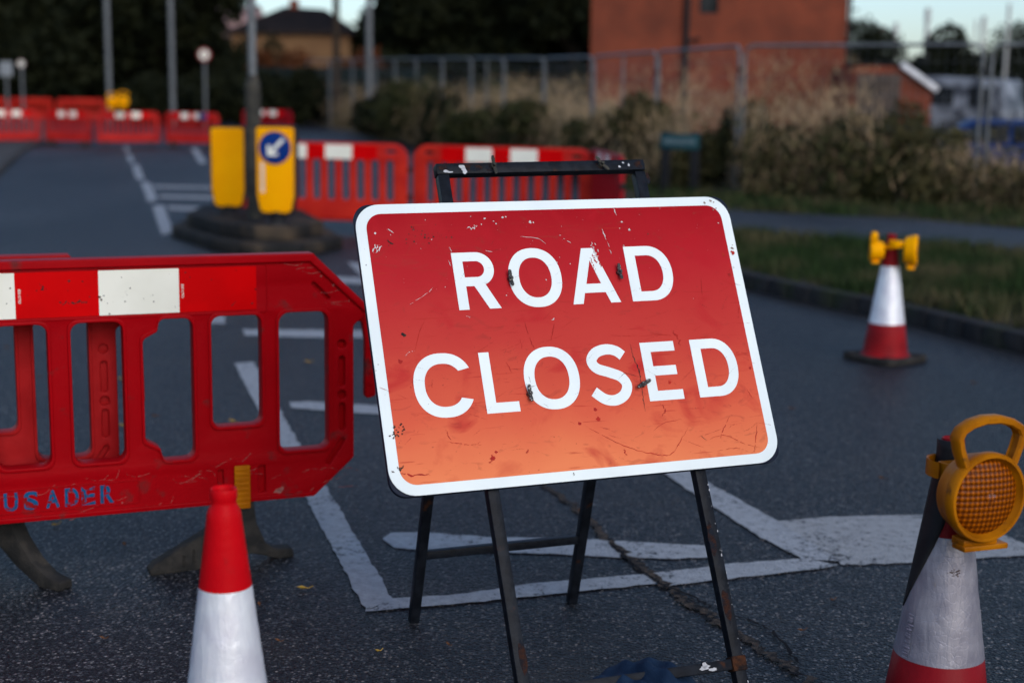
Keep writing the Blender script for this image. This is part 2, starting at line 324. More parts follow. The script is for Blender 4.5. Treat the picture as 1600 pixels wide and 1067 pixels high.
# ================================================================== SETTING
def sst(a, b, x): t = np.clip((x-a)/(b-a), 0, 1); return t*t*(3-2*t)
KERB = [(9.5, -6), (6.6, 0), (4.9, 4.4), (3.75, 7.2), (3.14, 8.59), (2.73, 9.76), (2.03, 11.22), (1.62, 12.6), (1.45, 14.2), (1.42, 16), (1.5, 20), (1.3, 26), (0, 34), (-2.5, 44), (-5, 54), (-9, 72), (-13, 95), (-20, 130)]
def smoothline(pts, n=6):
    P = [Vector((*p, 0)) for p in pts]; out = []
    for i in range(len(P)-1):
        a, b, c, d = P[max(i-1, 0)], P[i], P[i+1], P[min(i+2, len(P)-1)]
        for k in range(n):
            t = k/n; q = .5*((2*b)+(c-a)*t+(2*a-5*b+4*c-d)*t*t+(3*b-a-3*c+d)*t**3); out.append((q.x, q.y))
    out.append(tuple(P[-1][:2])); return out
KL = smoothline(KERB, 6)
KA = np.array(KL)
def kdist(x, y):
    """signed distance right of the kerb line"""
    p = np.array([x, y]); a = KA[:-1]; b = KA[1:]; ab = b-a
    t = np.clip(((p-a)*ab).sum(1)/(ab**2).sum(1), 0, 1); q = a+ab*t[:, None]; d = np.hypot(*(p-q).T); i = d.argmin()
    s = ab[i][0]*(p-a[i])[1]-ab[i][1]*(p-a[i])[0]
    return d[i]*(-1 if s > 0 else 1)
def vz(x, y):
    """height of the verge and bank"""
    k = kdist(x, y)
    return .11+.24*float(sst(5.5, 9, k))*float(sst(10, 18, y))+.014*max(0., y-26)*float(sst(.3, 4, k))
def roadz(x, y): return .26*float(sst(44, 60, y))
# ground sheet to the horizon
bm = bmesh.new()
for a, b in (((-500, -60), (500, 900)),):
    vs = [bm.verts.new((x, y, -.06)) for x, y in ((a[0], a[1]), (b[0], a[1]), (b[0], b[1]), (a[0], b[1]))]; bm.faces.new(vs)
tag(obj('ground', bm, MT['ground'], sm=0), kind='structure')
# road
bm = bmesh.new(); rows = []
LEFT = [(-7, -6), (-3.6, 0), (-3.2, 5), (-5.2, 12), (-7.3, 19), (-9.3, 25.8), (-12.6, 37), (-16, 50), (-24, 72), (-34, 95), (-48, 130)]
LL = smoothline(LEFT, 6)
def interp(line, y):
    for (x0, y0), (x1, y1) in zip(line, line[1:]):
        if y0 <= y <= y1: return x0+(x1-x0)*(y-y0)/max(y1-y0, 1e-6)
    return line[-1][0]
ys = sorted(set([p[1] for p in KL]+list(np.arange(-6, 130, 2.))))
for y in ys:
    xl = interp(LL, y); xr = interp(KL, y)
    rows.append([bm.verts.new((xl+(xr-xl)*k/8, y, roadz(0, y))) for k in range(9)])
for a, b in zip(rows, rows[1:]):
    for k in range(8): bm.faces.new((a[k], a[k+1], b[k+1], b[k]))
tag(obj('road', bm, MT['asphalt'], sm=0), kind='structure')
# verge, right
def offs(i, d):
    t = Vector((*(KA[min(i+1, len(KA)-1)]-KA[max(i-1, 0)]), 0)).normalized(); return KA[i][0]+t.y*d, KA[i][1]-t.x*d
bm = bmesh.new(); rows = []
DS = [.13, .5, 1, 2, 3, 4, 5, 6, 7, 8, 10, 14, 20, 40, 90]
for i in range(len(KL)):
    r = []
    for d in DS:
        x, y = offs(i, d)
        if d > 10: x, y = KA[i][0]+d, KA[i][1]+d*.15
        r.append(bm.verts.new((x, y, vz(x, y) if d < 30 else vz(*((KA[i][0]+20, KA[i][1]+3))))))
    rows.append(r)
for a, b in zip(rows, rows[1:]):
    for k in range(len(DS)-1):
        try: bm.faces.new((a[k], a[k+1], b[k+1], b[k]))
        except ValueError: pass
tag(obj('grass_verge', bm, MT['soil'], sm=60), kind='structure')
# kerb stones
bm = bmesh.new()
acc = 0
for i in range(len(KL)-1):
    a = Vector((*KL[i], 0)); b = Vector((*KL[i+1], 0)); t = (b-a); L_ = t.length; t.normalize(); n = Vector((t.y, -t.x, 0))
    ns = max(1, round(L_/.9))
    if a.y > 60: ns = 1
    for k in range(ns):
        p = a+t*(L_*k/ns+.004); q = a+t*(L_*(k+1)/ns-.004)
        z = roadz(0, p.y)
        bar(bm, p+n*.065+Vector((0, 0, z+.02)), q+n*.065+Vector((0, 0, z+.02)), .13, .21, (0, 0, 1), .012)
tag(obj('kerb', bm, MT['kerb'], sm=35), kind='structure')
# footpath across the verge
nearp = [(7.6, 12.0), (4.99, 13.83), (4.17, 14.41), (2.4, 15.31), (1.6, 15.9)]; farp = [(8.6, 14.4), (5.85, 16.28), (4.74, 17.39), (2.87, 18.36), (1.75, 19.3)]
bm = bmesh.new(); A = smoothline(nearp, 5); B = smoothline(farp, 5); rows = []
for a, b in zip(A, B):
    rows.append([bm.verts.new((a[0]+(b[0]-a[0])*k/4, a[1]+(b[1]-a[1])*k/4, vz(a[0]+(b[0]-a[0])*k/4, a[1]+(b[1]-a[1])*k/4)+.018)) for k in range(5)])
for a, b in zip(rows, rows[1:]):
    for k in range(4): bm.faces.new((a[k], a[k+1], b[k+1], b[k]))
tag(obj('footpath', bm, MT['path'], sm=60), kind='structure')
# left pavement
bm = bmesh.new(); rows = []
for x, y in LL:
    z = roadz(0, y); rows.append([bm.verts.new(v) for v in ((x, y, z-.02), (x-.02, y, z+.1), (x-2.2, y, z+.11), (x-30, y, z+.3), (x-120, y, z+.6))])
for a, b in zip(rows, rows[1:]):
    for k in range(4): bm.faces.new((a[k+1], a[k], b[k], b[k+1]))
tag(obj('pavement', bm, mat('pale_pavement', (.075, .066, .062), (.05, .047, .045), 1.5, .9, .2, 40), sm=0), kind='structure')
# painted road markings, edges roughened
random.seed(5)
def marking(name, px, m, z=.004, jit=.0028, world=False):
    P = [Vector((*(q if world else G(*q)), 0)) for q in px]; out = []
    for a, b in zip(P, P[1:]+P[:1]):
        n = max(1, min(90, int((b-a).length/.035)))
        for k in range(n):
            q = a.lerp(b, k/n)
            out.append((q.x+random.gauss(0, jit), q.y+random.gauss(0, jit)))
    bm = slab([out], 0, map3=lambda x, y, zz: (x, y, z+roadz(x, y)))
    for f in bm.faces:
        if f.normal.z < 0: f.normal_flip()
    return tag(obj(name, bm, m, sm=0), kind='structure')
marking('road_marking', [(366, 568), (396, 566), (470, 699), (513, 766), (613, 935), (572, 957), (475, 773), (432, 699)], MT['paint'])
marking('road_marking', [(575, 957), (612, 936), (700, 932), (830, 913), (1020, 897), (1150, 881), (1256, 874), (1312, 884), (1290, 889), (1160, 903), (1045, 917), (1025, 913), (830, 933), (720, 944)], MT['paint'], .0045)
marking('road_marking', [(1032, 738), (1076, 736), (1110, 757), (1212, 813), (1312, 878), (1256, 876), (1180, 836), (1085, 773)], MT['paint'], .005)
marking('road_marking', [(1206, 815), (1300, 808), (1440, 805), (1530, 820), (1640, 868), (1600, 869), (1430, 880), (1318, 884), (1260, 845)], MT['paint_worn'], .0035)
marking('road_marking', [(597, 843), (612, 834), (660, 832), (760, 840), (900, 842), (1000, 848), (1108, 854), (1112, 872), (1060, 874), (980, 873), (860, 866), (700, 863), (615, 857)], MT['paint'], .004)
for q in ([(378, 515), (470, 516), (600, 517), (600, 529), (470, 528), (382, 525)], [(452, 629), (480, 628), (620, 636), (620, 650), (500, 642), (455, 638)],
          [(326, 491), (350, 493), (352, 507), (328, 506)], [(543, 410), (562, 412), (585, 440), (560, 428)], [(520, 433), (600, 436), (600, 446), (522, 443)],
          [(238, 322), (256, 321), (271, 364), (252, 368)], [(220, 285), (234, 285), (247, 314), (231, 316)], [(206, 258), (217, 258), (226, 281), (213, 281)],
          [(197, 242), (205, 242), (211, 254), (202, 254)], [(193, 229), (199, 229), (203, 237), (196, 237)], [(298, 232), (308, 232), (323, 255), (312, 256)],
          [(240, 290), (335, 292), (335, 296), (240, 294)], [(250, 305), (335, 307), (335, 312), (250, 310)], [(262, 322), (335, 325), (335, 331), (264, 328)]):
    marking('road_marking', q, MT['paint'] if q[0][0] not in (240, 250, 262) else MT['paint_worn'], .004, .004)
# worn brown crack across the patch
def ribbon(name, pts, w, m, z, jit):
    P = smoothline([G(*p) for p in pts], 14); L1, L2 = [], []
    for i, p in enumerate(P):
        a = Vector(P[max(i-1, 0)]); b = Vector(P[min(i+1, len(P)-1)]); t = (b-a).normalized()
        ww = w*(.5+random.random())*(.35+.65*math.sin(math.pi*(i+.5)/len(P))**.4); o = random.gauss(0, jit)
        L1.append((p[0]+t.y*(o+ww), p[1]-t.x*(o+ww))); L2.append((p[0]+t.y*(o-ww), p[1]-t.x*(o-ww)))
    bm = bmesh.new(); va = [bm.verts.new((*q, z)) for q in L1]; vb = [bm.verts.new((*q, z)) for q in L2]
    for k in range(len(va)-1): bm.faces.new((va[k], va[k+1], vb[k+1], vb[k]))
    bmesh.ops.recalc_face_normals(bm, faces=bm.faces)
    for f in bm.faces:
        if f.normal.z < 0: f.normal_flip()
    return tag(obj(name, bm, m, sm=0), kind='structure')
MT['grit'] = add_spots(mat('crack_grit', (.085, .064, .050), (.030, .026, .024), 60, .95, .8, 140, lo=.4, hi=.6), (.014, .014, .016), 30, .52, .62, 6)
MT['crack'] = mat('crack_dark', (.008, .008, .01), (.015, .014, .014), 40, .95)
ribbon('road_crack', [(848, 758), (905, 800), (955, 850), (1005, 890), (1050, 925), (1110, 965), (1180, 1010), (1240, 1050), (1300, 1100)], .017, MT['grit'], .0065, .009)
ribbon('road_crack', [(955, 850), (972, 868), (1015, 905), (1070, 930), (1130, 960), (1200, 985), (1250, 1040)], .006, MT['crack'], .0075, .005)
# ================================================================== ROAD CLOSED SIGN
PC = Vector((.15187918, 3.58028307, .90531109)); _y, _l, _q = rad(19.64884), rad(27.56086), rad(.81133)
U = Vector((math.cos(_y), math.sin(_y), 0)); NN = Vector((-math.sin(_y), math.cos(_y), 0)); UP = math.cos(_l)*Vector((0, 0, 1))+math.sin(_l)*NN
U, UP = math.cos(_q)*U+math.sin(_q)*UP, math.cos(_q)*UP-math.sin(_q)*U
NF = U.cross(UP)                                 # towards the viewer
SM = Matrix((U, UP, NF)).transposed().to_4x4(); SM.translation = PC
sign = empty('road_sign', PC); sign.matrix_world = SM
tag(sign, 'scratched red ROAD CLOSED sign with white border on a black steel folding frame', 'road sign')
def spart(name, bm, m, parent=sign, sm=35): return obj(name, bm, m, parent, sm)
def rrect(hx, hy, r, cx=0, cy=0, seg=10): return rnd([(cx-hx, cy-hy), (cx+hx, cy-hy), (cx+hx, cy+hy), (cx-hx, cy+hy)], r, seg)
panel = spart('sign_panel', slab([rrect(.525, .375, .042)], .014, .0015, -.0165), MT['sign_back'])
spart('white_border', slab([rrect(.524, .374, .066)], .0022, .0006, -.0024), MT['white_sheet'], panel)
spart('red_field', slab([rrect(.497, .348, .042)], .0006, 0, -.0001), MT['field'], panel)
def arc(cx, cy, rx, ry, a0, a1, n=20, e=2.0):
    out = []
    for k in range(n+1):
        a = rad(a0+(a1-a0)*k/n); c, s = math.cos(a), math.sin(a)
        out.append((cx+rx*math.copysign(abs(c)**(2/e), c), cy+ry*math.copysign(abs(s)**(2/e), s)))
    return out
def ringC(cx, cy, rx, ry, w, ao, ai, e=2.25):
    o = arc(cx, cy, rx, ry, ao, 360-ao, 50, e); i = arc(cx, cy, rx-w, ry-w+1, 360-ai, ai, 50, e); return o+i
def ribbon2(pts, w):
    P = smoothline(pts, 10); a, b = [], []
    for i, p in enumerate(P):
        t = (Vector(P[min(i+1, len(P)-1)])-Vector(P[max(i-1, 0)])).normalized()
        a.append((p[0]-t.y*w/2, p[1]+t.x*w/2)); b.append((p[0]+t.y*w/2, p[1]-t.x*w/2))
    return a+b[::-1]
GL = [
 [[(-288, 83), (-261, 83), (-261, 145), (-239, 145), (-207, 83), (-176, 83), (-209, 149)]+arc(-226, 190.5, 45.5, 45.5, -62, 90, 18)+[(-288, 236)],
  [(-261, 169), (-228, 169)]+arc(-228, 190.5, 21.5, 21.5, -88, 88, 14)+[(-228, 212), (-261, 212)]],
 [arc(-72, 161, 72, 80.5, 0, 354, 60, 2.2), arc(-72, 161, 44, 54.5, 0, 354, 50, 2.2)],
 [[(68, 236), (100, 236), (154, 83), (126, 83), (115.5, 112.5), (57, 112.5), (48, 83), (20, 83)], [(65.5, 137), (107, 137), (86, 202)]],
 [[(188, 83)]+arc(250, 159.5, 67, 76.5, -90, 90, 30, 2.15)+[(188, 236)], [(217, 109)]+arc(248, 159.5, 41, 50.5, -90, 90, 26, 2.15)+[(217, 210)]],
 [ringC(-356, -108, 77, 82, 28, 27, 36)],
 [[(-257, -188), (-170, -188), (-170, -162), (-230, -162), (-230, -31), (-257, -31)]],
 [arc(-73, -108, 74, 82, 0, 354, 60, 2.2), arc(-73, -108, 46, 56, 0, 354, 50, 2.2)],
 [ribbon2([(129, -62), (112, -48), (86, -42.5), (57, -50), (41.5, -70), (52, -91), (84, -104), (114, -118), (127, -141), (115, -166), (88, -178), (60, -173), (34, -152)], 27.5)],
 [[(183, -188), (281, -188), (281, -162), (210, -162), (210, -121), (274, -121), (274, -96), (210, -96), (210, -57), (279, -57), (279, -31), (183, -31)]],
 [[(326, -188)]+arc(387, -109.5, 65, 78.5, -90, 90, 30, 2.15)+[(326, -31)], [(354, -162)]+arc(385, -109.5, 40, 52.5, -90, 90, 26, 2.15)+[(354, -57)]],
]
bm = bmesh.new()
for g in GL: join(bm, slab([[(x/1000, y/1000) for x, y in l] for l in g], .0005, 0, .0006))
spart('lettering', bm, MT['letter'], panel, sm=0)
# scratches, chips and a crack in the sheeting (plane millimetres through the photo's pixels)
def pl(px, py, off=0):
    d = Vector(ray(px, py)); o = Vector((0, 0, CAMH)); c = PC+NF*off; t = (c-o).dot(NF)/d.dot(NF); q = o+t*d-c
    return q.dot(U), q.dot(UP)
random.seed(11)
def scr(bm, pts, w, z=.0013, jit=.4, gap=.0):
    P = smoothline([pl(*p) for p in pts], 8); prev = None
    for i, p in enumerate(P):
        t = (Vector(P[min(i+1, len(P)-1)])-Vector(P[max(i-1, 0)])).normalized()
        ww = w*(.25+random.random())*.5*math.sin(math.pi*(i+.6)/(len(P)+.2)); o = random.gauss(0, w*jit)
        cur = (bm.verts.new((p[0]-t.y*(ww+o), p[1]+t.x*(ww+o), z)), bm.verts.new((p[0]+t.y*(ww-o), p[1]-t.x*(ww-o), z)))
        if prev and random.random() > gap and abs(p[0]) < .515 and abs(p[1]) < .365: bm.faces.new((prev[0], prev[1], cur[1], cur[0]))
        prev = cur
def blob(bm, px, py, r, z=.0013, n=9):
    x, y = pl(px, py)
    cx_, cy_ = max(0, abs(x)-.458), max(0, abs(y)-.308)
    if math.hypot(cx_, cy_) > .061-r: return
    vs = [bm.verts.new((x+r*(.5+random.random()*.8)*math.cos(6.283*k/n), y+r*(.5+random.random()*.8)*math.sin(6.283*k/n), z)) for k in range(n)]; bm.faces.new(vs)
wh = bmesh.new(); dk = bmesh.new(); rd = bmesh.new()
for s, wd, g in (([(729, 356), (738, 357), (746, 353)], .005, 0), ([(605, 358), (610, 361), (615, 365)], .003, 0), ([(582, 395), (586, 382)], .004, 0), ([(588, 396), (591, 383)], .004, 0), ([(592, 393), (595, 384)], .003, 0),
              ([(958, 325), (963, 337)], .0025, 0), ([(940, 358), (947, 375)], .0025, 0), ([(949, 378), (956, 402)], .0018, .3), ([(923, 378), (930, 396), (935, 404)], .006, .1), ([(929, 380), (936, 395)], .004, .2),
              ([(702, 386), (706, 396)], .0015, 0), ([(758, 392), (769, 394)], .0015, .1), ([(879, 372), (893, 381)], .002, .4), ([(700, 407), (704, 416)], .0018, 0), ([(677, 448), (668, 458), (640, 476)], .0012, .4),
              ([(725, 493), (735, 496)], .0015, .5), ([(862, 501), (866, 497)], .003, 0), ([(633, 557), (640, 550), (648, 549)], .002, .5), ([(813, 370), (840, 373), (853, 382)], .0014, 0)):
    scr(wh, s, wd, gap=g)
for q in ((586, 365, .003), (828, 347, .004), (833, 348, .0022), (757, 342, .003), (785, 340, .003), (775, 350, .002), (971, 347, .003), (983, 359, .004), (968, 357, .0018), (1122, 349, .0018), (752, 351, .0018), (790, 339, .0022)): blob(wh, *q)
for s, wd, g in (([(1, 1), (2, 2)], 0, 1), ([(984, 537), (990, 560), (997, 575), (1001, 592), (1002, 603)], .0032, 0), ([(1002, 606), (1005, 625), (1008, 643)], .0028, 0), ([(1001, 590), (985, 585), (975, 584), (965, 594)], .0014, 0),
              ([(558, 387), (564, 386)], .005, 0), ([(605, 374), (610, 380), (615, 381)], .005, 0), ([(695, 767), (712, 766), (724, 765)], .0045, .15), ([(1062, 732), (1075, 730), (1084, 730)], .004, .2), ([(1040, 737), (1048, 736)], .004, .1),
              ([(1024, 734), (1032, 733)], .006, 0), ([(620, 730), (626, 733), (631, 727)], .007, 0), ([(608, 738), (616, 736)], .005, 0), ([(1204, 628), (1208, 629)], .003, 0), ([(588, 568), (592, 570)], .002, 0), ([(896, 738), (897, 743)], .003, 0),
              ([(598, 650), (601, 652)], .004, 0), ([(1094, 680), (1104, 688)], .0016, 0), ([(822, 600), (830, 604), (838, 602)], .0016, 0), ([(826, 588), (829, 598)], .0014, 0)):
    if wd: scr(dk, s, wd, gap=g, jit=.25)
random.seed(4)
for q in ((630, 523, .0055), (633, 524, .003), (1012, 366, .002)): blob(dk, *q)
for k in range(34): blob(dk, 612+random.gauss(45, 20), 372+random.gauss(0, 8)-k*.3, .0007+random.random()*.0016)
for k in range(30): blob(dk, random.gauss(616, 5)+k*.4, random.gauss(683, 7)-k*.5, .0008+random.random()*.0022)
for k in range(95):
    x = random.uniform(600, 1190); y = random.uniform(330, 720); blob(dk, x, y, .0003+random.random()**4*.0011)
for k in range(60): blob(wh, random.uniform(600, 1120), random.uniform(325, 470), .0004+random.random()**5*.0018)
for k in range(60):
    x = random.choice((random.uniform(700, 1050), random.uniform(640, 1150))); y = random.uniform(390, 480) if x > 700 and k % 2 else random.uniform(545, 645); a = random.uniform(-1.2, .6); l = random.uniform(6, 26)
    scr(dk, [(x, y), (x+l*.5*math.cos(a), y+l*.5*math.sin(a)+random.gauss(0, .8)), (x+l*math.cos(a), y+l*math.sin(a))], .0005, gap=.35)
for s, wd, g in (([(912, 664), (940, 680), (985, 700), (1020, 709), (1047, 710), (1062, 690), (1078, 662)], .0022, .03), ([(625, 740), (645, 742), (672, 741)], .0045, .05), ([(696, 671), (700, 680), (704, 688)], .002, 0), ([(697, 690), (725, 694), (752, 695)], .002, .1),
              ([(1020, 673), (1040, 660), (1066, 655)], .0013, 0), ([(1182, 660), (1181, 685), (1178, 707)], .002, .1), ([(1165, 605), (1172, 617), (1177, 625)], .0012, 0), ([(1140, 650), (1130, 672), (1125, 685)], .002, .1), ([(1050, 517), (1060, 530), (1062, 540)], .006, .1),
              ([(818, 500), (830, 535), (836, 547)], .002, .1), ([(866, 505), (862, 525), (861, 532)], .003, .1), ([(955, 524), (975, 525), (993, 524)], .0013, .1), ([(1013, 520), (1035, 523), (1050, 525)], .0013, .1), ([(664, 500), (655, 520), (648, 550)], .0016, .1),
              ([(790, 565), (795, 573), (799, 582)], .002, 0), ([(645, 592), (645, 604)], .0012, 0), ([(675, 595), (675, 606)], .0012, 0), ([(580, 600), (600, 608), (640, 625)], .0011, .2), ([(1095, 436), (1097, 462)], .0015, .1), ([(1080, 466), (1110, 467)], .0012, .2),
              ([(1155, 470), (1153, 500)], .002, .2), ([(635, 450), (670, 448)], .001, .2), ([(640, 477), (660, 468), (680, 450), (700, 420)], .001, .3), ([(1100, 690), (1130, 680), (1160, 692), (1190, 700)], .0014, .1), ([(1120, 705), (1150, 700), (1170, 706)], .0014, .1),
              ([(1182, 570), (1150, 551), (1170, 553)], .001, .3), ([(812, 530), (816, 545)], .0016, .1), ([(1030, 630), (1040, 640), (1033, 650)], .003, .2), ([(770, 710), (768, 725)], .007, .2), ([(822, 708), (826, 702)], .004, 0), ([(975, 700), (977, 712)], .006, .2)):
    scr(rd, s, wd, gap=g)
for k in range(85):
    x = random.uniform(600, 1190); y = random.uniform(345, 715); a = random.uniform(-.9, .5); l = random.uniform(8, 45)
    scr(rd, [(x, y), (x+l*math.cos(a)*.5, y+l*math.sin(a)*.5+random.gauss(0, 1)), (x+l*math.cos(a), y+l*math.sin(a))], .0009, z=.0008, gap=.15)
scr(rd, [(925, 396), (929, 405), (934, 414)], .007, gap=.2); scr(rd, [(931, 398), (936, 408), (941, 420)], .004, gap=.3); scr(rd, [(922, 402), (926, 412), (931, 424)], .003, gap=.4)
for q in ((935, 655, .006), (905, 662, .005), (1145, 395, .007), (1140, 430, .006), (1130, 398, .005), (1046, 597, .005), (770, 716, .007), (775, 706, .004), (625, 565, .006), (1172, 575, .004), (930, 640, .005), (760, 640, .003)): blob(rd, *q, z=.0009, n=14)
spart('chip_marking', wh, mat('chip_white', (.62, .56, .55), None, 20, .6), panel, 0)
spart('scuff_marking', dk, mat('scuff_dark', (.02, .016, .016), (.07, .04, .03), 60, .7), panel, 0)
spart('scratch_marking', rd, mat('scratch_red', (.42, .02, .012), (.30, .012, .012), 30, .5), panel, 0)
# brown grazes on the corner of the border
gz = bmesh.new()
for k in range(26): blob(gz, random.gauss(1114, 6), random.gauss(315, 5), .001+random.random()*.003, .0011)
for k in range(16): blob(gz, random.gauss(1149, 3), random.gauss(384, 5), .001+random.random()*.003, .0011)
spart('graze_marking', gz, mat('graze', (.30, .20, .16), (.16, .10, .08), 80, .8), panel, 0)
# clips that hold the plate
def clip(u, v, rot):
    bm = bmesh.new(); z = .001
    tube(bm, (u, v, z), (u, v, z+.012), .0075, .0065, 12); tube(bm, (u, v, z+.012), (u, v, z+.018), .0035, .0035, 10)
    d = Vector((math.sin(rot), math.cos(rot), 0))
    for s in (-1, 1):
        path_tube(bm, [Vector((u, v, z+.008))+d*s*.003, Vector((u, v, z+.010))+d*s*.010, Vector((u, v, z+.012))+d*s*.018, Vector((u, v, z+.013))+d*s*.022], [.0042, .0052, .0048, .0025], 8, .55)
    return bm
for u, v, rt in ((-.142, .159, -.05), (.162, .164, -.05), (-.141, -.146, -.02)):
    spart('wing_nut', clip(u, v, rt), MT['nut'])
spart('wing_nut', clip(.170, -.143, 1.15), MT['nut'])
# frame: square tube, behind the plate
FZ = -.034; T = .030
def sl(p): return Vector(p)
def fr(name, a, b, wx=T, wy=T, up=(0, 0, 1)):
    bm = bmesh.new(); bar(bm, a, b, wx, wy, up, .002); return spart(name, bm, MT['black_metal'])
fr('leg', (-.268, .462, FZ), (-.262, -1.018, FZ)); fr('leg', (.291, .462, FZ), (.300, -1.018, FZ))
top = fr('top_bar', (-.285, .478, FZ), (.308, .482, FZ))
fr('bottom_bar', (-.247, -.862, FZ), (.284, -.862, FZ), .026, .024)
tp = fr('rust_collar', (.280, -.862, FZ), (.318, -.862, FZ), .036, .036); tp.data.materials[0] = MT['rust_metal']
bm = bmesh.new()
random.seed(8)
for u, v, su, sv in ((-.215, .482, .012, .008), (-.21, .472, .008, .010), (-.26, .470, .010, .004), (-.25, .468, .012, .003), (.245, .487, .004, .003), (.26, .480, .003, .005), (.232, .476, .005, .004), (.205, -.862, .016, .006), (.205, -.856, .008, .008), (.225, -.868, .012, .004)):
    n = 11; bm.faces.new([bm.verts.new((u+su*(.5+random.random()*.7)*math.cos(6.283*k/n), v+sv*(.5+random.random()*.7)*math.sin(6.283*k/n), FZ+T/2+.0006)) for k in range(n)])
for k in range(34):
    v = -.4-.58*random.random()**1.6; u0 = (.291+(.009)*(-v+.46)/1.48) + T/2-.002
    n = 6; r = .0006+random.random()**3*.0045; u0 += random.gauss(-.001, .0012)
    bm.faces.new([bm.verts.new((u0+r*.5*math.cos(6.283*q/n), v+r*(.6+random.random())*math.sin(6.283*q/n), FZ+T/2+.0006)) for q in range(n)])
spart('flake_marking', bm, mat('flake_white', (.5, .5, .52), None, 40, .7), sign, 0)
bm = bmesh.new()
for u, v, su, sv in ((-.185, .480, .03, .012), (-.265, .482, .018, .012), (-.14, .480, .012, .013), (.292, .482, .018, .013), (.178, .481, .016, .013), (.290, -.55, .012, .05), (.296, -.72, .012, .05), (-.256, -.78, .011, .05), (.31, .44, .008, .02), (.294, -.36, .006, .03)):
    n = 16; bm.faces.new([bm.verts.new((u+su*(.6+random.random()*.4)*math.cos(6.283*k/n), v+sv*(.7+random.random()*.3)*math.sin(6.283*k/n), FZ+T/2+.0003)) for k in range(n)])
spart('rust_marking', bm, add_spots(mat('rust', (.040, .016, .010), (.012, .011, .014), 70, .85, .5, 150, lo=.35, hi=.65), (.012, .015, .022), 40, .45, .55), sign, 0)
def wing_bolt(u, rot):
    bm = bmesh.new(); v = .481; z = FZ+T/2
    tube(bm, (u, v, z), (u, v, z+.010), .008, .007, 12); tube(bm, (u, v, z), (u, v, z+.020), .004, .004, 8)
    d = Vector((math.sin(rot), math.cos(rot), .12))
    for s in (-1, 1): path_tube(bm, [Vector((u, v, z+.010))+d*s*.004, Vector((u, v, z+.013))+d*s*.016, Vector((u, v, z+.014))+d*s*.025], [.004, .0055, .003], 8, .5)
    return bm
spart('wing_bolt', wing_bolt(-.130, -.10), MT['galv_dark']); spart('wing_bolt', wing_bolt(.178, -.75), MT['galv_dark'])
# rear legs (built in world space, stored in the sign's space)
SI = SM.inverted()
def ws(name, a, b, m, wx=.028):
    bm = bmesh.new(); bar(bm, a, b, wx, wx, (NN.x, NN.y, 0), .002); bmesh.ops.transform(bm, matrix=SI, verts=bm.verts); return spart(name, bm, m)
rl = Vector((*G(646, 971), 0)); rr_ = Vector((*G(893, 941), 0))
hl = SM@Vector((-.232, .335, FZ-.034)); hr = SM@Vector((.256, .335, FZ-.034))
ws('rear_leg', hl, rl, MT['black_metal']); ws('rear_leg', hr, rr_, MT['black_metal'])
def onleg(a, b, z): t = (a.z-z)/(a.z-b.z); return a.lerp(b, t)
zc = .215
ws('rear_bar', onleg(hl, rl, zc)+U*.014, onleg(hr, rr_, zc)-U*.014, MT['black_metal'], .024)
bm = bmesh.new(); tube(bm, hl, hl+(SM.to_3x3()@Vector((-.02, 0, .034))), .006); tube(bm, hr, hr+(SM.to_3x3()@Vector((.02, 0, .034))), .006); bmesh.ops.transform(bm, matrix=SI, verts=bm.verts); spart('hinge_bolts', bm, MT['black_metal'])
# sandbag over the bottom bar
cb = SM@Vector((.04, -.862, FZ))
bm = bmesh.new(); bmesh.ops.create_uvsphere(bm, u_segments=96, v_segments=48, radius=1)
for v in bm.verts:
    x, y, z = v.co
    fold = .16*math.sin(8*x+5*y+1.3*math.sin(4*x))+.07*math.sin(15*x-9*y+1)+.02*math.sin(31*x+9*y)
    z2 = max(z*.072*(1+.25*math.exp(-((x-.35)/.4)**2))+.055*fold*max(0, z+.3), -.05)
    v.co = (x*.155*(1+.06*math.sin(5*y)), y*.15, z2+.0)
bag = obj('sandbag', bm, add_spots(mat('navy_cloth', (.006, .016, .038), (.013, .030, .062), 18, .75, .5, 260, lo=.35, hi=.65, dist=.004), (.03, .045, .07), 9, .6, .8), None, 80)
bag.location = (cb.x+.005, cb.y+.005, .056); bag.rotation_euler = (0, 0, rad(22))
bag.location.z = .060
tag(bag, 'dark navy cloth sandbag lying over the bottom bar of the ROAD CLOSED sign', 'sandbag')
# ================================================================== NEAR BARRIER
def m3(x, y, z): return (x, -z, y)              # slab x,y -> local x,z ; thickness towards the viewer (-y)
CBX = -.79
def mirror(l): return [(2*CBX-x, y) for x, y in l][::-1]
W1 = rnd([(-.121, .363), (.043, .363), (.043, .818), (-.121, .818)], [.03, .03, .035, .035])
W2 = rnd([(-.335, .458), (-.175, .458), (-.175, .815), (-.335, .815)], .028)
W3 = rnd([(-.49, .362), (-.390, .362), (-.390, .814), (-.493, .814), (-.500, .775), (-.545, .752), (-.545, .432), (-.500, .405)], [.02, .03, .03, .02, .012, .02, .02, .012])
W4 = rnd([(-.757, .373), (-.602, .373), (-.602, .812), (-.757, .812)], .03)
WN = [W1, W2, W3, W4]+[mirror(q) for q in (W1, W2, W3, W4)]
OUT = rnd([(-.005, 1.), (.178, .822), (.178, .805), (.127, .765), (.127, .325), (-.007, .205), (-1.573, .205), (-1.707, .325), (-1.707, .765), (-1.758, .805), (-1.758, .822), (-1.575, 1.)], .018)
TH = .05
def capl(a, b, r):
    a, b = Vector(a), Vector(b); t = (b-a).normalized(); n = Vector((-t.y, t.x)); l = []
    for k in range(9): th = math.pi*(k/8)-math.pi/2; l.append(tuple(b+r*(t*math.cos(th)+n*math.sin(th))))
    for k in range(9): th = math.pi*(k/8)+math.pi/2; l.append(tuple(a+r*(t*math.cos(th)+n*math.sin(th))))
    return l
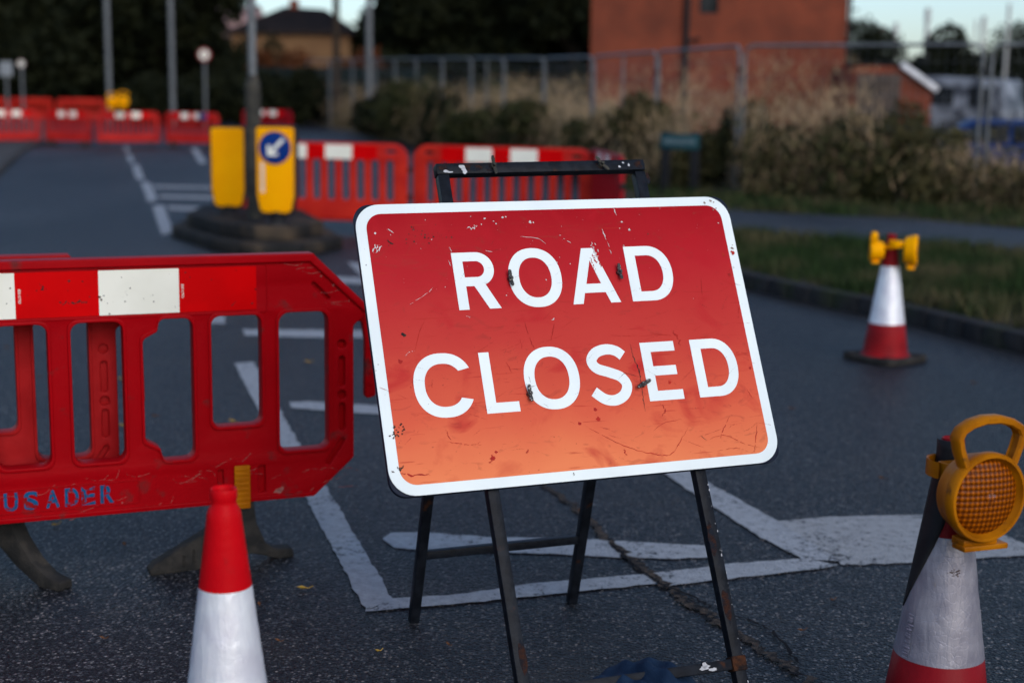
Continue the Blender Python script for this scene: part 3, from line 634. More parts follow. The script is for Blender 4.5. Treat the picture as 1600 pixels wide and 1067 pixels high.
CAPS = [((.087, .655), (.087, .575), .010), ((.087, .50), (.087, .43), .010), ((.087, .385), (.04, .315), .008), ((-.005, .905), (.042, .858), .006), ((.087, .7045), (.087, .7055), .014), ((.087, .5365), (.087, .5375), .014)]
RCT = [(-.3125, .27, .009, .048), (-.180, .277, .011, .045)]
def near_barrier(name, mb, label, group, angR, angL, text):
    root = empty(name); tag(root, label, 'barrier', group)
    rec = [capl(a, b, r) for a, b, r in CAPS]+[rrect(hx, hy, .006, cx, cy, 4) for cx, cy, hx, hy in RCT]; rec += [mirror(q) for q in rec]
    back = [capl(a, b, r+.004) for a, b, r in CAPS]+[rrect(hx+.004, hy+.004, .006, cx, cy, 4) for cx, cy, hx, hy in RCT]; back += [mirror(q) for q in back]
    bm = slab([OUT]+WN+rec, TH, .005, -TH/2, 2, m3)
    for q in back: join(bm, slab([q], .022, .002, -.011, 1, m3))
    for wdw in WN:                                # raised lips round the openings
        c = Vector((sum(p[0] for p in wdw)/len(wdw), sum(p[1] for p in wdw)/len(wdw)))
        def sc_(p, d):
            q = Vector(p)-c; return (c.x+q.x*(1+d/max(.07, abs(q.x)+.02)), c.y+q.y*(1+d/max(.15, abs(q.y)+.02)))
        lip = [sc_(p, .011) for p in wdw]; inn = [sc_(p, -.001) for p in wdw]
        join(bm, slab([lip, inn], TH+.012, .003, -TH/2-.006, 1, m3))
    # top rail lip, thicker than the panel
    join(bm, slab([rnd([(-1.585, .978), (.005, .978), (-.005, 1.004), (-1.575, 1.004)], .004)], TH+.022, .004, -TH/2-.011, 2, m3))
    dirv = Vector((.183, -.178)).normalized(); nrm = Vector((dirv.y, -dirv.x))
    for sg in (0, 1):
        a = Vector((-.008, 1.004)); b = Vector((.180, .823)); q = [a, b, b+nrm*.022, a+nrm*.026]
        q = [(p.x, p.y) for p in q]
        if sg: q = mirror(q)
        join(bm, slab([rnd(q, .004)], TH+.020, .004, -TH/2-.010, 2, m3))
    join(bm, slab([rnd([(-1.57, .206), (-.01, .206), (.005, .222), (-1.585, .222)], .004)], TH+.014, .004, -TH/2-.007, 1, m3))
    # embossed end rib: slots and round bosses
    def capsule(a, b, r, h=.006):
        a, b = Vector(a), Vector(b); t = (b-a).normalized(); n = Vector((-t.y, t.x)); o = []; i = []
        for rr, l in ((r, o), (r-.005, i)):
            for k in range(9): th = math.pi*(k/8)-math.pi/2; l.append(tuple(b+rr*(t*math.cos(th)+n*math.sin(th))))
            for k in range(9): th = math.pi*(k/8)+math.pi/2; l.append(tuple(a+rr*(t*math.cos(th)+n*math.sin(th))))
        return o, i
    join(bm, slab([rrect(.335, .038, .012, -.90, .272), rrect(.332, .035, .010, -.90, .272)], .0035, .001, TH/2-.001, 1, m3))
    join(bm, slab([rrect(.636, .078, .010, CBX, .899), rrect(.632, .074, .008, CBX, .899)], .0035, .001, TH/2-.001, 1, m3))
    obj('panel', bm, mb, root)
    # drop hook at the right end
    bm = slab([rnd([(.135, .818), (.205, .818), (.215, .74), (.218, .515), (.180, .505), (.182, .70), (.172, .765), (.135, .775)], .012)], .030, .004, -.058, 2, m3)
    for z in (.56, .60, .64, .68): join(bm, slab([arc(.199, z, .009, .009, 0, 340, 14)], .036, .001, -.061, 1, m3))
    obj('coupling_hook', bm, mb, root)
    for k in range(5):
        x = CBX-.6+.24*k
        bm = slab([rrect(.120, .0685, .001, x+.12, .900, 2)], .0014, 0, TH/2+.0008, 1, m3)
        obj('reflective_panel', bm, MT['refl_white' if k % 2 else 'refl_red'], root, 0)
    if text:
        tb = bmesh.new(); xs = [-1.063, -1.004, -.947, -.889, -.826, -.770, -.721, -.665]
        for ch, x in zip('CRUSADER', xs):
            t_ = text_bm(ch, .074, 0, .0022)
            bb = [v.co.x for v in t_.verts]; by = [v.co.y for v in t_.verts]; cx = (min(bb)+max(bb))/2; cy = (min(by)+max(by))/2
            sy = .058/(max(by)-min(by)); sx = .041/(max(bb)-min(bb))
            for v in t_.verts: v.co = (x+(v.co.x-cx)*sx, -(TH/2+.0012), .272+(v.co.y-cy)*sy)
            # stencil bridges
            geom = t_.verts[:]+t_.edges[:]+t_.faces[:]
            for off_ in (-.0022, .0022):
                geom = t_.verts[:]+t_.edges[:]+t_.faces[:]
                bmesh.ops.bisect_plane(t_, geom=geom, plane_co=(x-.004+off_, 0, 0), plane_no=(1, 0, .05))
            kill = [f for f in t_.faces if ch in 'UDERCA' and abs(f.calc_center_median().x-(x-.004)) < .0022]
            bmesh.ops.delete(t_, geom=kill, context='FACES'); join(tb, t_)
        bmesh.ops.recalc_face_normals(tb, faces=tb.faces)
        obj('stencil_lettering', tb, MT['stencil'], root, 0)
    for side, ang in ((0, angR), (1, angL)):
        fx = -.246 if not side else 2*CBX+.246
        bm = slab([rrect(.025, .071, .005, fx, .259)], .008, .002, TH/2+.006, 1, m3)
        for k in range(8): join(bm, slab([rrect(.022, .0045, .003, fx, .203+k*.0165)], .006, .002, TH/2+.011, 1, m3))
        if not side or not text: obj('foot_lock', bm, MT['yellow'], root)
        else: bm.free()
        # rubber foot: profile along its length, curved underside, bulky middle
        prof = [(-.300, .0), (-.303, .018), (-.285, .036), (-.06, .148), (-.038, .165), (-.038, .21), (.036, .21), (.045, .13), (.075, .060), (.105, .036), (.165, .030), (.172, .0), (.12, .0), (.08, .014), (.03, .030), (-.05, .028), (-.10, .0)]
        if not (side or text): prof = [(-.29, .0), (-.29, .028), (-.23, .040), (-.17, .075), (-.11, .14), (-.055, .24), (.05, .24), (.09, .13), (.14, .07), (.20, .035), (.26, .028), (.26, 0), (.19, 0), (.10, .04), (.03, .10), (-.03, .10), (-.10, .05), (-.20, 0)]
        fb = slab([rnd(prof, .007, 3)], .052, .0035, -.026, 1, m3)
        for k in range(4 if (side or text) else 0):
            x0 = -.195+k*.032; join(fb, slab([rrect(.0035, .020+k*.004, .003, x0, .036+k*.012), rrect(.0015, .018+k*.004, .001, x0, .036+k*.012)], .058, .001, -.029, 1, m3))
        R_ = Matrix.Rotation(ang, 4, 'Z'); bmesh.ops.transform(fb, matrix=R_, verts=fb.verts); bmesh.ops.translate(fb, vec=(fx, 0, 0), verts=fb.verts)
        obj('rubber_foot', fb, MT['rubber'], root)
    return root
MT['stencil'] = add_spots(mat('stencil_blue', (.004, .085, .21), (.008, .06, .15), 70, .6), (.22, .003, .007), 60, .57, .61, 8)
YB = rad(22.1)
nb = near_barrier('plastic_barrier', MT['barrier'], 'nearest red plastic barrier with blue stencilled letters and a yellow foot lock', 'red and white road barriers', rad(5), rad(10), True)
nb.location = (-.6426, 4.542, 0); nb.rotation_euler = (0, 0, YB)
bb_ = near_barrier('plastic_barrier', MT['barrier_back'], 'faded red plastic barrier standing right behind the nearest barrier on the left', 'red and white road barriers', rad(128), rad(60), False)
bb_.location = (-.6426-.735*math.cos(YB)-.135*math.sin(YB), 4.542-.735*math.sin(YB)+.135*math.cos(YB), 0); bb_.rotation_euler = (0, 0, YB)
random.seed(21)
bm = bmesh.new()
def bscr(pts, w, zoff):
    P = smoothline(pts, 7); prev = None
    for i, p in enumerate(P):
        o = random.gauss(0, w*.4); ww = w*(.2+random.random()); cur = (bm.verts.new((p[0], -(TH/2+zoff), p[1]+ww/2+o)), bm.verts.new((p[0]+.001, -(TH/2+zoff), p[1]-ww/2+o)))
        if prev and random.random() > .18: bm.faces.new((prev[1], cur[1], cur[0], prev[0]))
        prev = cur
def bblob(x, z, r, zoff, n=9):
    bm.faces.new([bm.verts.new((x+r*(.4+random.random())*math.cos(6.283*k/n), -(TH/2+zoff), z+r*(.4+random.random())*math.sin(6.283*k/n))) for k in range(n)])
bscr([(-.785, .874), (-.76, .872), (-.73, .874), (-.705, .874)], .006, .0026); bscr([(-.84, .935), (-.832, .925), (-.826, .915)], .004, .0026)
bscr([(-.27, .845), (-.262, .853), (-.255, .86)], .002, .0026)
for x, z, r in ((-.832, .917, .005), (-.83, .925, .003), (-.755, .940, .004), (-.668, .889, .005), (-.663, .880, .003), (-.655, .892, .0025), (-.645, .868, .002), (-.934, .878, .002), (-.41, .955, .003), (-.33, .93, .002), (-.64, .836, .003)): bblob(x, z, r, .0027)
for k in range(46): bblob(random.uniform(-1.1, -.2), random.uniform(.84, .965), .0006+random.random()**3*.002, .0027)
obj('scuff_marking', bm, mat('scuff_black', (.02, .012, .012), (.06, .02, .02), 50, .7), nb, 0)
bm = bmesh.new()
for k in range(70):
    x = random.uniform(-1.1, .12); z = random.choice((random.uniform(.21, .35), random.uniform(.82, .99))); 
    if -1.42 < x < -.16 and z > .8: continue
    bscr([(x, z), (x+random.uniform(.01, .05), z+random.gauss(0, .008)), (x+random.uniform(.05, .09), z+random.gauss(0, .012))], .0014, .0008)
for x, z, r in ((-.130, .232, .012), (-.118, .238, .009), (-.62, .24, .004), (.06, .90, .004), (.02, .93, .003)): bblob(x, z, r, .0009, 13)
obj('scratch_marking', bm, mat('scratch_pale', (.36, .05, .05), (.30, .12, .10), 40, .7), nb, 0)
# small print on the reflective strip
for x in (-.898, -.420):
    t_ = text_bm('800 079D', .011)
    bmesh.ops.rotate(t_, verts=t_.verts, matrix=Matrix.Rotation(rad(-90), 3, 'Z'))
    for v in t_.verts: v.co = (x+v.co.x, -(TH/2+.0030), .898+v.co.y)
    obj('strip_print', t_, MT['refl_white'], nb, 0)
# ================================================================== CONES
def cone(loc, label, red=MT['cone_red'], ztop=.552, zbot=.228, slope=.150, slv='sleeve'):
    root = empty('traffic_cone', loc); tag(root, label, 'traffic cone', 'red and white traffic cones')
    R = lambda z: .031+(.705-z)*slope
    bm = bmesh.new()
    prof = [(.012, .70), (.020, .742), (.0215, .748), (.0245, .750), (.0262, .746), (.0265, .733), (.0245, .727), (.0240, .722), (.0262, .716), (.030, .709), (.0325, .702)]
    prof += [(R(z)+.0010, z) for z in (.69, .62, ztop+.006, ztop+.001)]+[(R(ztop)-.0015, ztop), (R(zbot)-.0015, zbot), (R(zbot)+.0015, zbot-.002)]
    prof += [(R(z)+.0010, z) for z in (.15, .08, .05)]+[(.142, .036), (.150, .030)]
    lathe(bm, prof, 56); obj('cone_body', bm, red, root, 50)
    bm = bmesh.new(); n = 9
    random.seed(int(loc[1]*100))
    zz = [ztop+.003-(ztop-zbot+.004)*k/24 for k in range(25)]
    rings = lathe(bm, [(R(z)+.0012+.0002*math.sin(z*60), z) for z in zz], 72)
    for k, rg in enumerate(rings):
        for j, v in enumerate(rg):
            wv = .0005*math.sin(j*.35+3*math.sin(k*.5))*math.sin(k*.9+j*.2)
            v.co.x *= 1+wv/.06; v.co.y *= 1+wv/.06
    obj('reflective_sleeve', bm, MT[slv], root, 60)
    bm = slab([rnd([(-.185, -.185), (.185, -.185), (.185, .185), (-.185, .185)], .05, 4)], .034, .006, 0, 2)
    for sx in (-1, 1):
        for sy in (-1, 1): box(bm, (sx*.14, sy*.14, .037), (.06, .06, .008), None, .002)
    obj('base', bm, MT['rubber'], root)
    return root
c1 = cone((-.552, 2.655, 0), 'plain traffic cone without a lamp in front of the nearest barrier', slope=.127, slv='sleeve_bright')
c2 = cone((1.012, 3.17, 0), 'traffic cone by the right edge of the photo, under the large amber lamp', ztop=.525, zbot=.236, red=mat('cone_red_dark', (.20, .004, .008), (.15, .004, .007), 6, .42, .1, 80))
c3 = cone((2.226, 8.36, 0), 'distant traffic cone near the kerb with two small yellow lamps on top', ztop=.560, zbot=.225, red=MT['cone_red_dull'], slv='sleeve_bright')
c2.rotation_euler = (0, 0, rad(20)); c3.rotation_euler = (0, 0, rad(35))
# creased seam of tape down the lamp cone, and a scrape on its front
bm = bmesh.new(); prev = None; random.seed(3)
for k in range(60):
    z = .345-.105*k/59; r = .031+(.705-z)*.150+.0018+abs(random.gauss(0, .0008)); a0 = rad(200)-rad(20)+random.gauss(0, .012); wj = .20+random.gauss(0, .02)
    cur = [bm.verts.new(((r+dr)*math.cos(a0+t), (r+dr)*math.sin(a0+t), z)) for t, dr in ((0, 0), (wj*.35, .0016+random.gauss(0, .0005)), (wj, .0002))]
    if prev:
        for j in range(2): bm.faces.new((prev[j], prev[j+1], cur[j+1], cur[j]))
    prev = cur
sq = obj('sleeve_seam', bm, MT['sleeve'], c2, 60)
bm = bmesh.new()
for k in range(26):
    z = .452+random.gauss(0, .004); a = rad(272)-rad(20)+random.gauss(0, .10); r = .031+(.705-z)*.150+.0026; h = .0008+random.random()*.0014; w_ = .012+random.random()*.05
    bm.faces.new([bm.verts.new((r*math.cos(a+q*w_), r*math.sin(a+q*w_), z+p*h)) for q, p in ((-1, 0), (0, -1), (1, 0), (0, 1))])
obj('scrape_mark', bm, mat('scrape', (.08, .05, .04), None, 20, .8), c2, 0)
# black flap down the left side of the lamp cone
bm = bmesh.new(); prev = None
for k in range(20):
    z = .748-(.748-.345)*k/19; r = (.031+(.705-min(z, .70))*.150)+.004; w0 = 2.05*min(1, max(.02, (z-.335)/.36))
    cur = []
    for j in range(7):
        a = rad(172)+w0*(j/6); cur.append(bm.verts.new((r*math.cos(a), r*math.sin(a), z)))
    if prev:
        for j in range(6): bm.faces.new((prev[j], prev[j+1], cur[j+1], cur[j]))
    prev = cur
fl = obj('black_flap', bm, MT['black'], c2, 60); fl.rotation_euler = (0, 0, rad(-20))
sm_ = fl.modifiers.new('s', 'SOLIDIFY'); sm_.thickness = .003; sm_.offset = 1
# lamps
def lens_mat():
    m = bpy.data.materials.new('amber_lens'); m.use_nodes = True; N = m.node_tree.nodes; L = m.node_tree.links; p = N['Principled BSDF']
    tc = N.new('ShaderNodeTexCoord'); sp = N.new('ShaderNodeSeparateXYZ'); L.new(tc.outputs['Object'], sp.inputs[0])
    hs = []
    for i in (0, 2):
        a = N.new('ShaderNodeMath'); a.operation = 'MULTIPLY'; a.inputs[1].default_value = 560; L.new(sp.outputs[i], a.inputs[0])
        b = N.new('ShaderNodeMath'); b.operation = 'SINE'; L.new(a.outputs[0], b.inputs[0]); hs.append(b)
    mx = N.new('ShaderNodeMath'); mx.operation = 'ADD'; L.new(hs[0].outputs[0], mx.inputs[0]); L.new(hs[1].outputs[0], mx.inputs[1])
    b = N.new('ShaderNodeBump'); b.inputs['Strength'].default_value = .7; b.inputs['Distance'].default_value = .0009; L.new(mx.outputs[0], b.inputs['Height'])
    L.new(b.outputs[0], p.inputs['Normal'])
    nz = N.new('ShaderNodeTexNoise'); nz.inputs['Scale'].default_value = 18; L.new(tc.outputs['Object'], nz.inputs['Vector'])
    rp = N.new('ShaderNodeMapRange'); rp.inputs[1].default_value = -.8; rp.inputs[2].default_value = 2; L.new(mx.outputs[0], rp.inputs[0])
    c = N.new('ShaderNodeMix'); c.data_type = 'RGBA'; c.inputs[6].default_value = (.11, .022, .0005, 1); c.inputs[7].default_value = (.42, .100, .001, 1); L.new(rp.outputs[0], c.inputs[0])
    L.new(c.outputs[2], p.inputs['Base Color']); p.inputs['Roughness'].default_value = .3; p.inputs['Specular IOR Level'].default_value = .07; p.inputs['Transmission Weight'].default_value = .15; p.inputs['IOR'].default_value = 1.45
    return m
MT['lens'] = lens_mat()
def lamp(loc, rz, label, scale=1., tilt=0, ym=None, handle=True):
    """hazard lamp; local -y is its face, origin at the lens centre"""
    ym = ym or MT['yellow']; root = empty('hazard_lamp', loc, rz); root.rotation_euler = (0, tilt, rz); root.scale = (scale,)*3; tag(root, label, 'warning lamp', 'yellow hazard lamps')
    def ly(prof, n=64):
        bm = bmesh.new(); lathe(bm, prof, n); bmesh.ops.rotate(bm, verts=bm.verts, matrix=Matrix.Rotation(rad(90), 3, 'X')); return bm   # z -> -y
    bm = ly([(.0, -.062), (.060, -.060), (.078, -.050), (.084, -.030), (.089, -.012), (.092, -.006), (.0925, .012), (.089, .017), (.083, .017), (.080, .010), (.076, .004)])
    # foot block
    box(bm, (.0, .018, -.095), (.085, .040, .018), None, .004); box(bm, (.01, .012, -.105), (.11, .040, .012), None, .003)
    obj('lamp_housing', bm, ym, root, 40)
    bm = ly([(.076, .004), (.072, .008), (.060, .013), (.040, .017), (.020, .019), (.0, .0195)])
    lens = obj('amber_lens', bm, MT['lens'], root, 60)
    bm = ly([(.0, .0225), (.006, .022), (.010, .0205), (.014, .0185)], 24); obj('lens_boss', bm, MT['lens'], lens, 60)
    bm = ly([(.074, -.02), (.05, -.034), (.02, -.045), (0, -.046)]); obj('reflector', bm, mat('lamp_reflector', (.55, .30, .08), None, 20, .3, metal=.6), root, 60)
    pts = [(-.056, 0, .062), (-.071, .002, .098), (-.078, .003, .124), (-.070, .003, .139), (-.048, .003, .151), (-.018, .003, .158), (.018, .003, .158), (.048, .003, .151), (.070, .003, .139), (.078, .003, .124), (.071, .002, .098), (.056, 0, .062)]
    P = [Vector(p) for p in pts]; bm = bmesh.new()
    PS = []
    for i in range(len(P)-1):
        for k in range(4): PS.append(P[i].lerp(P[i+1], k/4))
    PS.append(P[-1]); rs = []
    prev = None
    for i, p in enumerate(PS):
        t = (PS[min(i+1, len(PS)-1)]-PS[max(i-1, 0)]).normalized(); n = Vector((-t.z, 0, t.x)); h = .0085; wy = .015
        cur = [bm.verts.new(p+n*a*h+Vector((0, b*wy, 0))) for a, b in ((1, -.7), (1, .7), (.6, 1), (-.6, 1), (-1, .7), (-.5, .6), (-.5, -.6), (-1, -.7), (-.6, -1), (.6, -1))]
        if prev:
            for k in range(10): bm.faces.new((prev[k], prev[(k+1) % 10], cur[(k+1) % 10], cur[k]))
        prev = cur
    bmesh.ops.recalc_face_normals(bm, faces=bm.faces)
    if handle: obj('carry_handle', bm, ym, root, 50)
    else: bm.free()
    bm = bmesh.new(); prev = None
    for k in range(25):
        a = rad(-20+220*k/24); x, y = .040*math.cos(a)-.012, .096+.048*math.sin(a)
        cur = [bm.verts.new((x*q, .096+(y-.096)*q if q else y, z)) for q, z in ((1, .022), (1, .052), (1.08, .054), (1.08, .020))]
        if prev:
            for j in range(4): bm.faces.new((prev[j], prev[(j+1) % 4], cur[(j+1) % 4], cur[j]))
        prev = cur
    bmesh.ops.recalc_face_normals(bm, faces=bm.faces)
    box(bm, (-.012, .070, .037), (.07, .05, .034), None, .004)
    obj('mounting_strap', bm, ym, root, 40)
    return root
lamp((1.046, 3.035, .650), rad(22), 'large amber lens hazard lamp with carry handle on the cone at the right edge', 1.10, tilt=rad(1), ym=MT['amber_plastic'])
lamp((2.335, 8.26, .665), rad(72), 'hazard lamp seen edge on, right of the two on the distant cone', .98, ym=MT['yellow_b'], handle=False)
lq = lamp((2.115, 8.34, .655), rad(-98), 'hazard lamp turned away to the left, left of the two on the distant cone', .66, ym=MT['yellow_b'])
lq.scale = (.66, 1.05, .66)
# ================================================================== FAR BARRIERS
def far_barrier_parts():
    root = empty('plastic_barrier')
    o = rnd([(-.98, .14), (.98, .14), (.98, 1.0), (-.98, 1.0)], [.03, .03, .16, .16], 7); holes = []
    for k in range(11):
        x = -.79+.158*k; holes.append(rrect(.044, .225, .042, x, .595, 5))
    for s in (-1, 1): holes.append(rrect(.055, .020, .018, s*.80, .915, 4))
    bm = slab([o]+holes, .05, .006, -.025, 1, m3)
    join(bm, slab([rrect(.94, .015, .01, 0, .18)], .07, .004, -.035, 1, m3))
    obj('panel', bm, MT['orange'], root)
    for k, (x0, x1, c) in enumerate(((-.66, -.39, 'refl_red'), (-.39, -.10, 'refl_white'), (-.10, .10, 'refl_red'), (.10, .39, 'refl_white'), (.39, .66, 'refl_red'))):
        obj('reflective_panel', slab([rrect((x1-x0)/2, .078, .002, (x0+x1)/2, .900, 2)], .0015, 0, .026, 1, m3), MT[c], root, 0)
    for s in (-1, 1):
        fb = slab([rnd([(-.25, 0), (-.25, .03), (-.06, .08), (-.04, .20), (.04, .20), (.06, .08), (.25, .03), (.25, 0)], .01)], .05, .004, -.025, 1, m3)
        bmesh.ops.transform(fb, matrix=Matrix.Rotation(rad(80), 4, 'Z'), verts=fb.verts); bmesh.ops.translate(fb, vec=(s*.70, 0, 0), verts=fb.verts); obj('rubber_foot', fb, MT['rubber'], root)
    for z in (.72, .42):
        bm = bmesh.new(); box(bm, (1.0, 0, z), (.05, .04, .06), None, .006); obj('coupling', bm, MT['black'], root)
    return root
fb0 = far_barrier_parts(); first = [True]
def put_barrier(p, q, label, z=0, m=None, flip=False):
    """a 2 m barrier centred between ground points p and q"""
    p, q = Vector(p[:2]), Vector(q[:2])
    if first[0]: o = fb0; first[0] = False
    else: o = copy_tree(fb0)
    c = (p+q)/2; d = q-p; o.location = (c.x, c.y, z); o.rotation_euler = (0, 0, math.atan2(d.y, d.x)); o.scale.x = d.length/2.0 if .8 < d.length/2 < 1.25 else 1
    tag(o, label, 'barrier', 'red and white road barriers')
    if m:
        pn = [c_ for c_ in o.children if c_.name.startswith('panel')][0]; pn.data = pn.data.copy(); pn.data.materials[0] = m
    return o
def X(px, D, py=300): return at(px, py, D).x
put_barrier((X(354, 16.1), 16.1), (X(640, 15.7), 15.7), 'orange red slotted barrier behind the yellow bollards, left of the gap')
put_barrier((X(644, 15.7), 15.7), (X(930, 15.0), 15.0), 'orange red slotted barrier right behind the top bar of the ROAD CLOSED sign')
put_barrier((X(922, 15.2), 15.2), (X(974, 13.1), 13.25), 'dark red barrier seen nearly end on, right of the slotted barrier row', m=MT['darkred'])
MT['far_red'] = mat('far_red_plastic', (.44, .016, .012), (.32, .010, .010), 2, .6)
D1 = 40.5
for i, (a, b) in enumerate(((-32, 57), (63, 147), (153, 245), (252, 345))):
    put_barrier((X(a, D1), D1+.6*(i % 2)), (X(b, D1), D1+.6*((i+1) % 2)), 'barrier of the far front row, %s' % ['cut off by the left edge', 'second from the left edge', 'third from the left edge, under the two lamps', 'fourth from the left, with a blue plate'][i], m=MT['far_red'])
bm = bmesh.new(); bl = at(317, 178, D1); box(bm, (bl.x, D1-.05, .90), (.24, .02, .15), None, .004)
tag(obj('blue_plate', bm, mat('blue_plate', (.02, .05, .16), None, 5, .5)), 'small blue plate hung on the white and red strip of the far barrier', 'plate')
D2 = 61
RZ2 = .30
for i, (px, ry) in enumerate(((-20, -6), (54, -10), (131, 9), (204, 3), (262, -12))):
    c_ = Vector((X(px, D2), D2)); d_ = Vector((-math.cos(rad(ry)), -math.sin(rad(ry))))
    put_barrier(tuple(c_-d_), tuple(c_+d_), 'orange barrier of the rear far row, %s from the left' % ['first', 'second', 'third', 'fourth', 'fifth'][i], z=roadz(0, D2))
for i, (a, Da, b, Db) in enumerate(((373, 48, 466, 47.0), (366, 63, 440, 61), (300, 60, 372, 62))):
    pa = Vector((X(a, Da), Da)); pb_ = Vector((X(b, Db), Db)); c_ = (pa+pb_)/2; d_ = (pb_-pa).normalized()
    put_barrier(tuple(c_-d_), tuple(c_+d_), ['red barrier right of the island lamp post, over the blue arrow bollard', 'farthest red barrier behind the island lamp post', 'far red barrier between the round sign and the island lamp post'][i], z=roadz(0, Da), m=MT['darkred'])
for i, px in enumerate((172, 189)):
    p = at(px, 162, D1-.3); lamp((p.x, D1-.08, 1.24+.03*i), rad(185 if i else 165), 'yellow lamp on top of the far barrier row, %s of the pair' % ('left', 'right')[i], 1.75, ym=MT['yellow_b'])
# ================================================================== TRAFFIC ISLAND, BOLLARDS, LAMP POSTS
ip = [G(*q) for q in ((268, 370), (300, 352), (380, 344), (470, 350), (536, 388), (470, 402), (400, 402), (330, 392))]
def grow(pts, k):
    cx = sum(p[0] for p in pts)/len(pts); cy = sum(p[1] for p in pts)/len(pts); return [(cx+(x-cx)*k, cy+(y-cy)*k) for x, y in pts]
isl = empty('traffic_island', (-2.6, 14.9, 0)); tag(isl, 'low black traffic island carrying two yellow bollards and a lamp post', 'traffic island')
io = Vector(isl.location)
bm = slab([rnd(grow(ip, 1.0), .05, 3)], .12, .02, 0, 2, lambda x, y, z: (x-io.x, y-io.y, z)); obj('lower_kerb', bm, MT['island'], isl)
bm = slab([rnd(grow(ip, .80), .05, 3)], .14, .02, .119, 2, lambda x, y, z: (x-io.x, y-io.y, z)); obj('upper_block', bm, MT['island'], isl)
for px, Yb in ((355, 15.1), (433, 13.9)):
    bm = bmesh.new(); p = at(px, 330, Yb); tube(bm, (p.x-io.x, Yb-io.y, .24), (p.x-io.x, Yb-io.y, .30), .13, .11, 16)
    obj('bollard_base', bm, MT['black'], isl)
def bollard(px, Yb, wd, hh, label, blue, rz):
    p = at(px, 330, Yb); zt = at(px, 197 if not blue else 196, Yb).z; zb = zt-hh
    root = empty('bollard', (p.x, Yb, .29), rz); tag(root, label, 'bollard', 'yellow island bollards')
    zt -= .29; zb -= .29; h2 = wd/2
    o = rnd([(-h2*.80, zb), (h2*.80, zb), (h2*.98, zb+.18), (h2, zt-.02), (h2*.92, zt), (-h2*.92, zt), (-h2, zt-.02), (-h2*.98, zb+.18)], [.06, .06, .1, .02, .02, .02, .02, .1])
    obj('shell', slab([o], .14, .03, -.10, 3, m3), MT['black'], root)
    oi = [(x*.92, (zt+zb)/2+(z-(zt+zb)/2)*.955) for x, z in o]
    obj('yellow_face', slab([oi], .02, .006, .038, 2, m3), MT['yellow_b'], root)
    bm = bmesh.new(); tube(bm, (0, .02, 0), (0, .02, zb+.03), .07, .09, 14); obj('stem', bm, MT['black'], root)
    if blue:
        zc_ = zt-.215; y = .061
        d = obj('arrow_disc', slab([arc(.0, zc_, .158, .158, 0, 350, 40)], .006, .001, y, 1, m3), mat('sign_blue', (.002, .030, .19), None, 4, .4), root)
        c, s = math.cos(rad(225)), math.sin(rad(225)); tr = lambda l: [(x*c-z*s, zc_+x*s+z*c) for x, z in l]
        obj('white_arrow', slab([tr([(-.120, -.016), (.045, -.016), (.012, -.052), (.034, -.072), (.108, 0), (.034, .072), (.012, .052), (.045, .016), (-.120, .016)])], .002, 0, y+.0062, 1, m3), MT['refl_white'], d, 0)
        obj('white_sticker', slab([rrect(.018, .145, .004, -.125, zt-.50)], .002, 0, y-.002, 1, m3), mat('sticker', (.75, .62, .5), None, 8, .5), root, 0)
    return root
bollard(358, 15.1, .37, .86, 'yellow bollard with a blank face, left of the island lamp post', False, rad(4))
bollard(433, 13.9, .40, .86, 'yellow bollard bearing the blue disc with a white arrow', True, rad(-4))
def post(name, px, D, base_z, r1, r2, hgt, m1, label, cat, group, sect=None, m2=None):
    x = X(px, D, 150); root = empty(name, (x, D, base_z)); tag(root, label, cat, group)
    bm = bmesh.new()
    if sect: tube(bm, (0, 0, 0), (0, 0, sect), sect and r1*1.9, r1*1.8, 16); tube(bm, (0, 0, sect), (0, 0, sect+.10), r1*1.8, r1, 16, False); obj('base_column', bm, m2, root, 40); bm = bmesh.new()
    tube(bm, (0, 0, sect or 0), (0, 0, hgt), r1, r2, 14); obj('pole', bm, m1, root, 40)
    bm = bmesh.new(); path_tube(bm, [(0, 0, hgt-.02), (-.1, -.1, hgt+.25), (-.5, -.4, hgt+.4), (-.9, -.7, hgt+.42)], [r2, r2, r2*.8, r2*.8], 8); obj('arm', bm, m1, root, 40)
    bm = bmesh.new(); vs = box(bm, (-1.15, -.9, hgt+.42), (.7, .28, .14), Matrix.Rotation(rad(38), 4, 'Z'), .04); hd = obj('lamp_head', bm, m1, root, 40)
    return root
LG = 'street lamps along the road'
post('street_lamp', 395, 14.6, .25, .043, .035, 6, MT['galv'], 'street lamp standing on the island between the two yellow bollards', 'street lamp', LG, 1.35, MT['galv_dark'])
post('street_lamp', 577, 54, .2, .13, .10, 9, MT['galv'], 'street lamp at the kerb left of the dark bushes and fence', 'street lamp', LG)
post('street_lamp', 171, 57, .26, .10, .09, 10, MT['galv'], 'street lamp behind the far barriers, above the pair of yellow lamps', 'street lamp', LG)
post('street_lamp', 270, 56, .26, .10, .09, 10, MT['galv'], 'street lamp in front of the dark trees, right of the yellow barrier lamps', 'street lamp', LG)
def upole(px, D, z, r, hgt, label, arm=True, m=None, py=150):
    x = X(px, D, py); root = empty('utility_pole', (x, D, z)); tag(root, label, 'pole', 'poles')
    bm = bmesh.new(); tube(bm, (0, 0, 0), (0, 0, hgt), r, r*.75, 12); obj('shaft', bm, m or MT['wood_pole'], root, 40)
    if arm:
        bm = bmesh.new(); box(bm, (0, -.1, hgt-.4), (1.4, .1, .1), None, .01); obj('cross_arm', bm, m or MT['wood_pole'], root)
    return root
upole(526, 60, .5, .16, 9, 'dark wooden telegraph pole between the house and the grey street lamp')
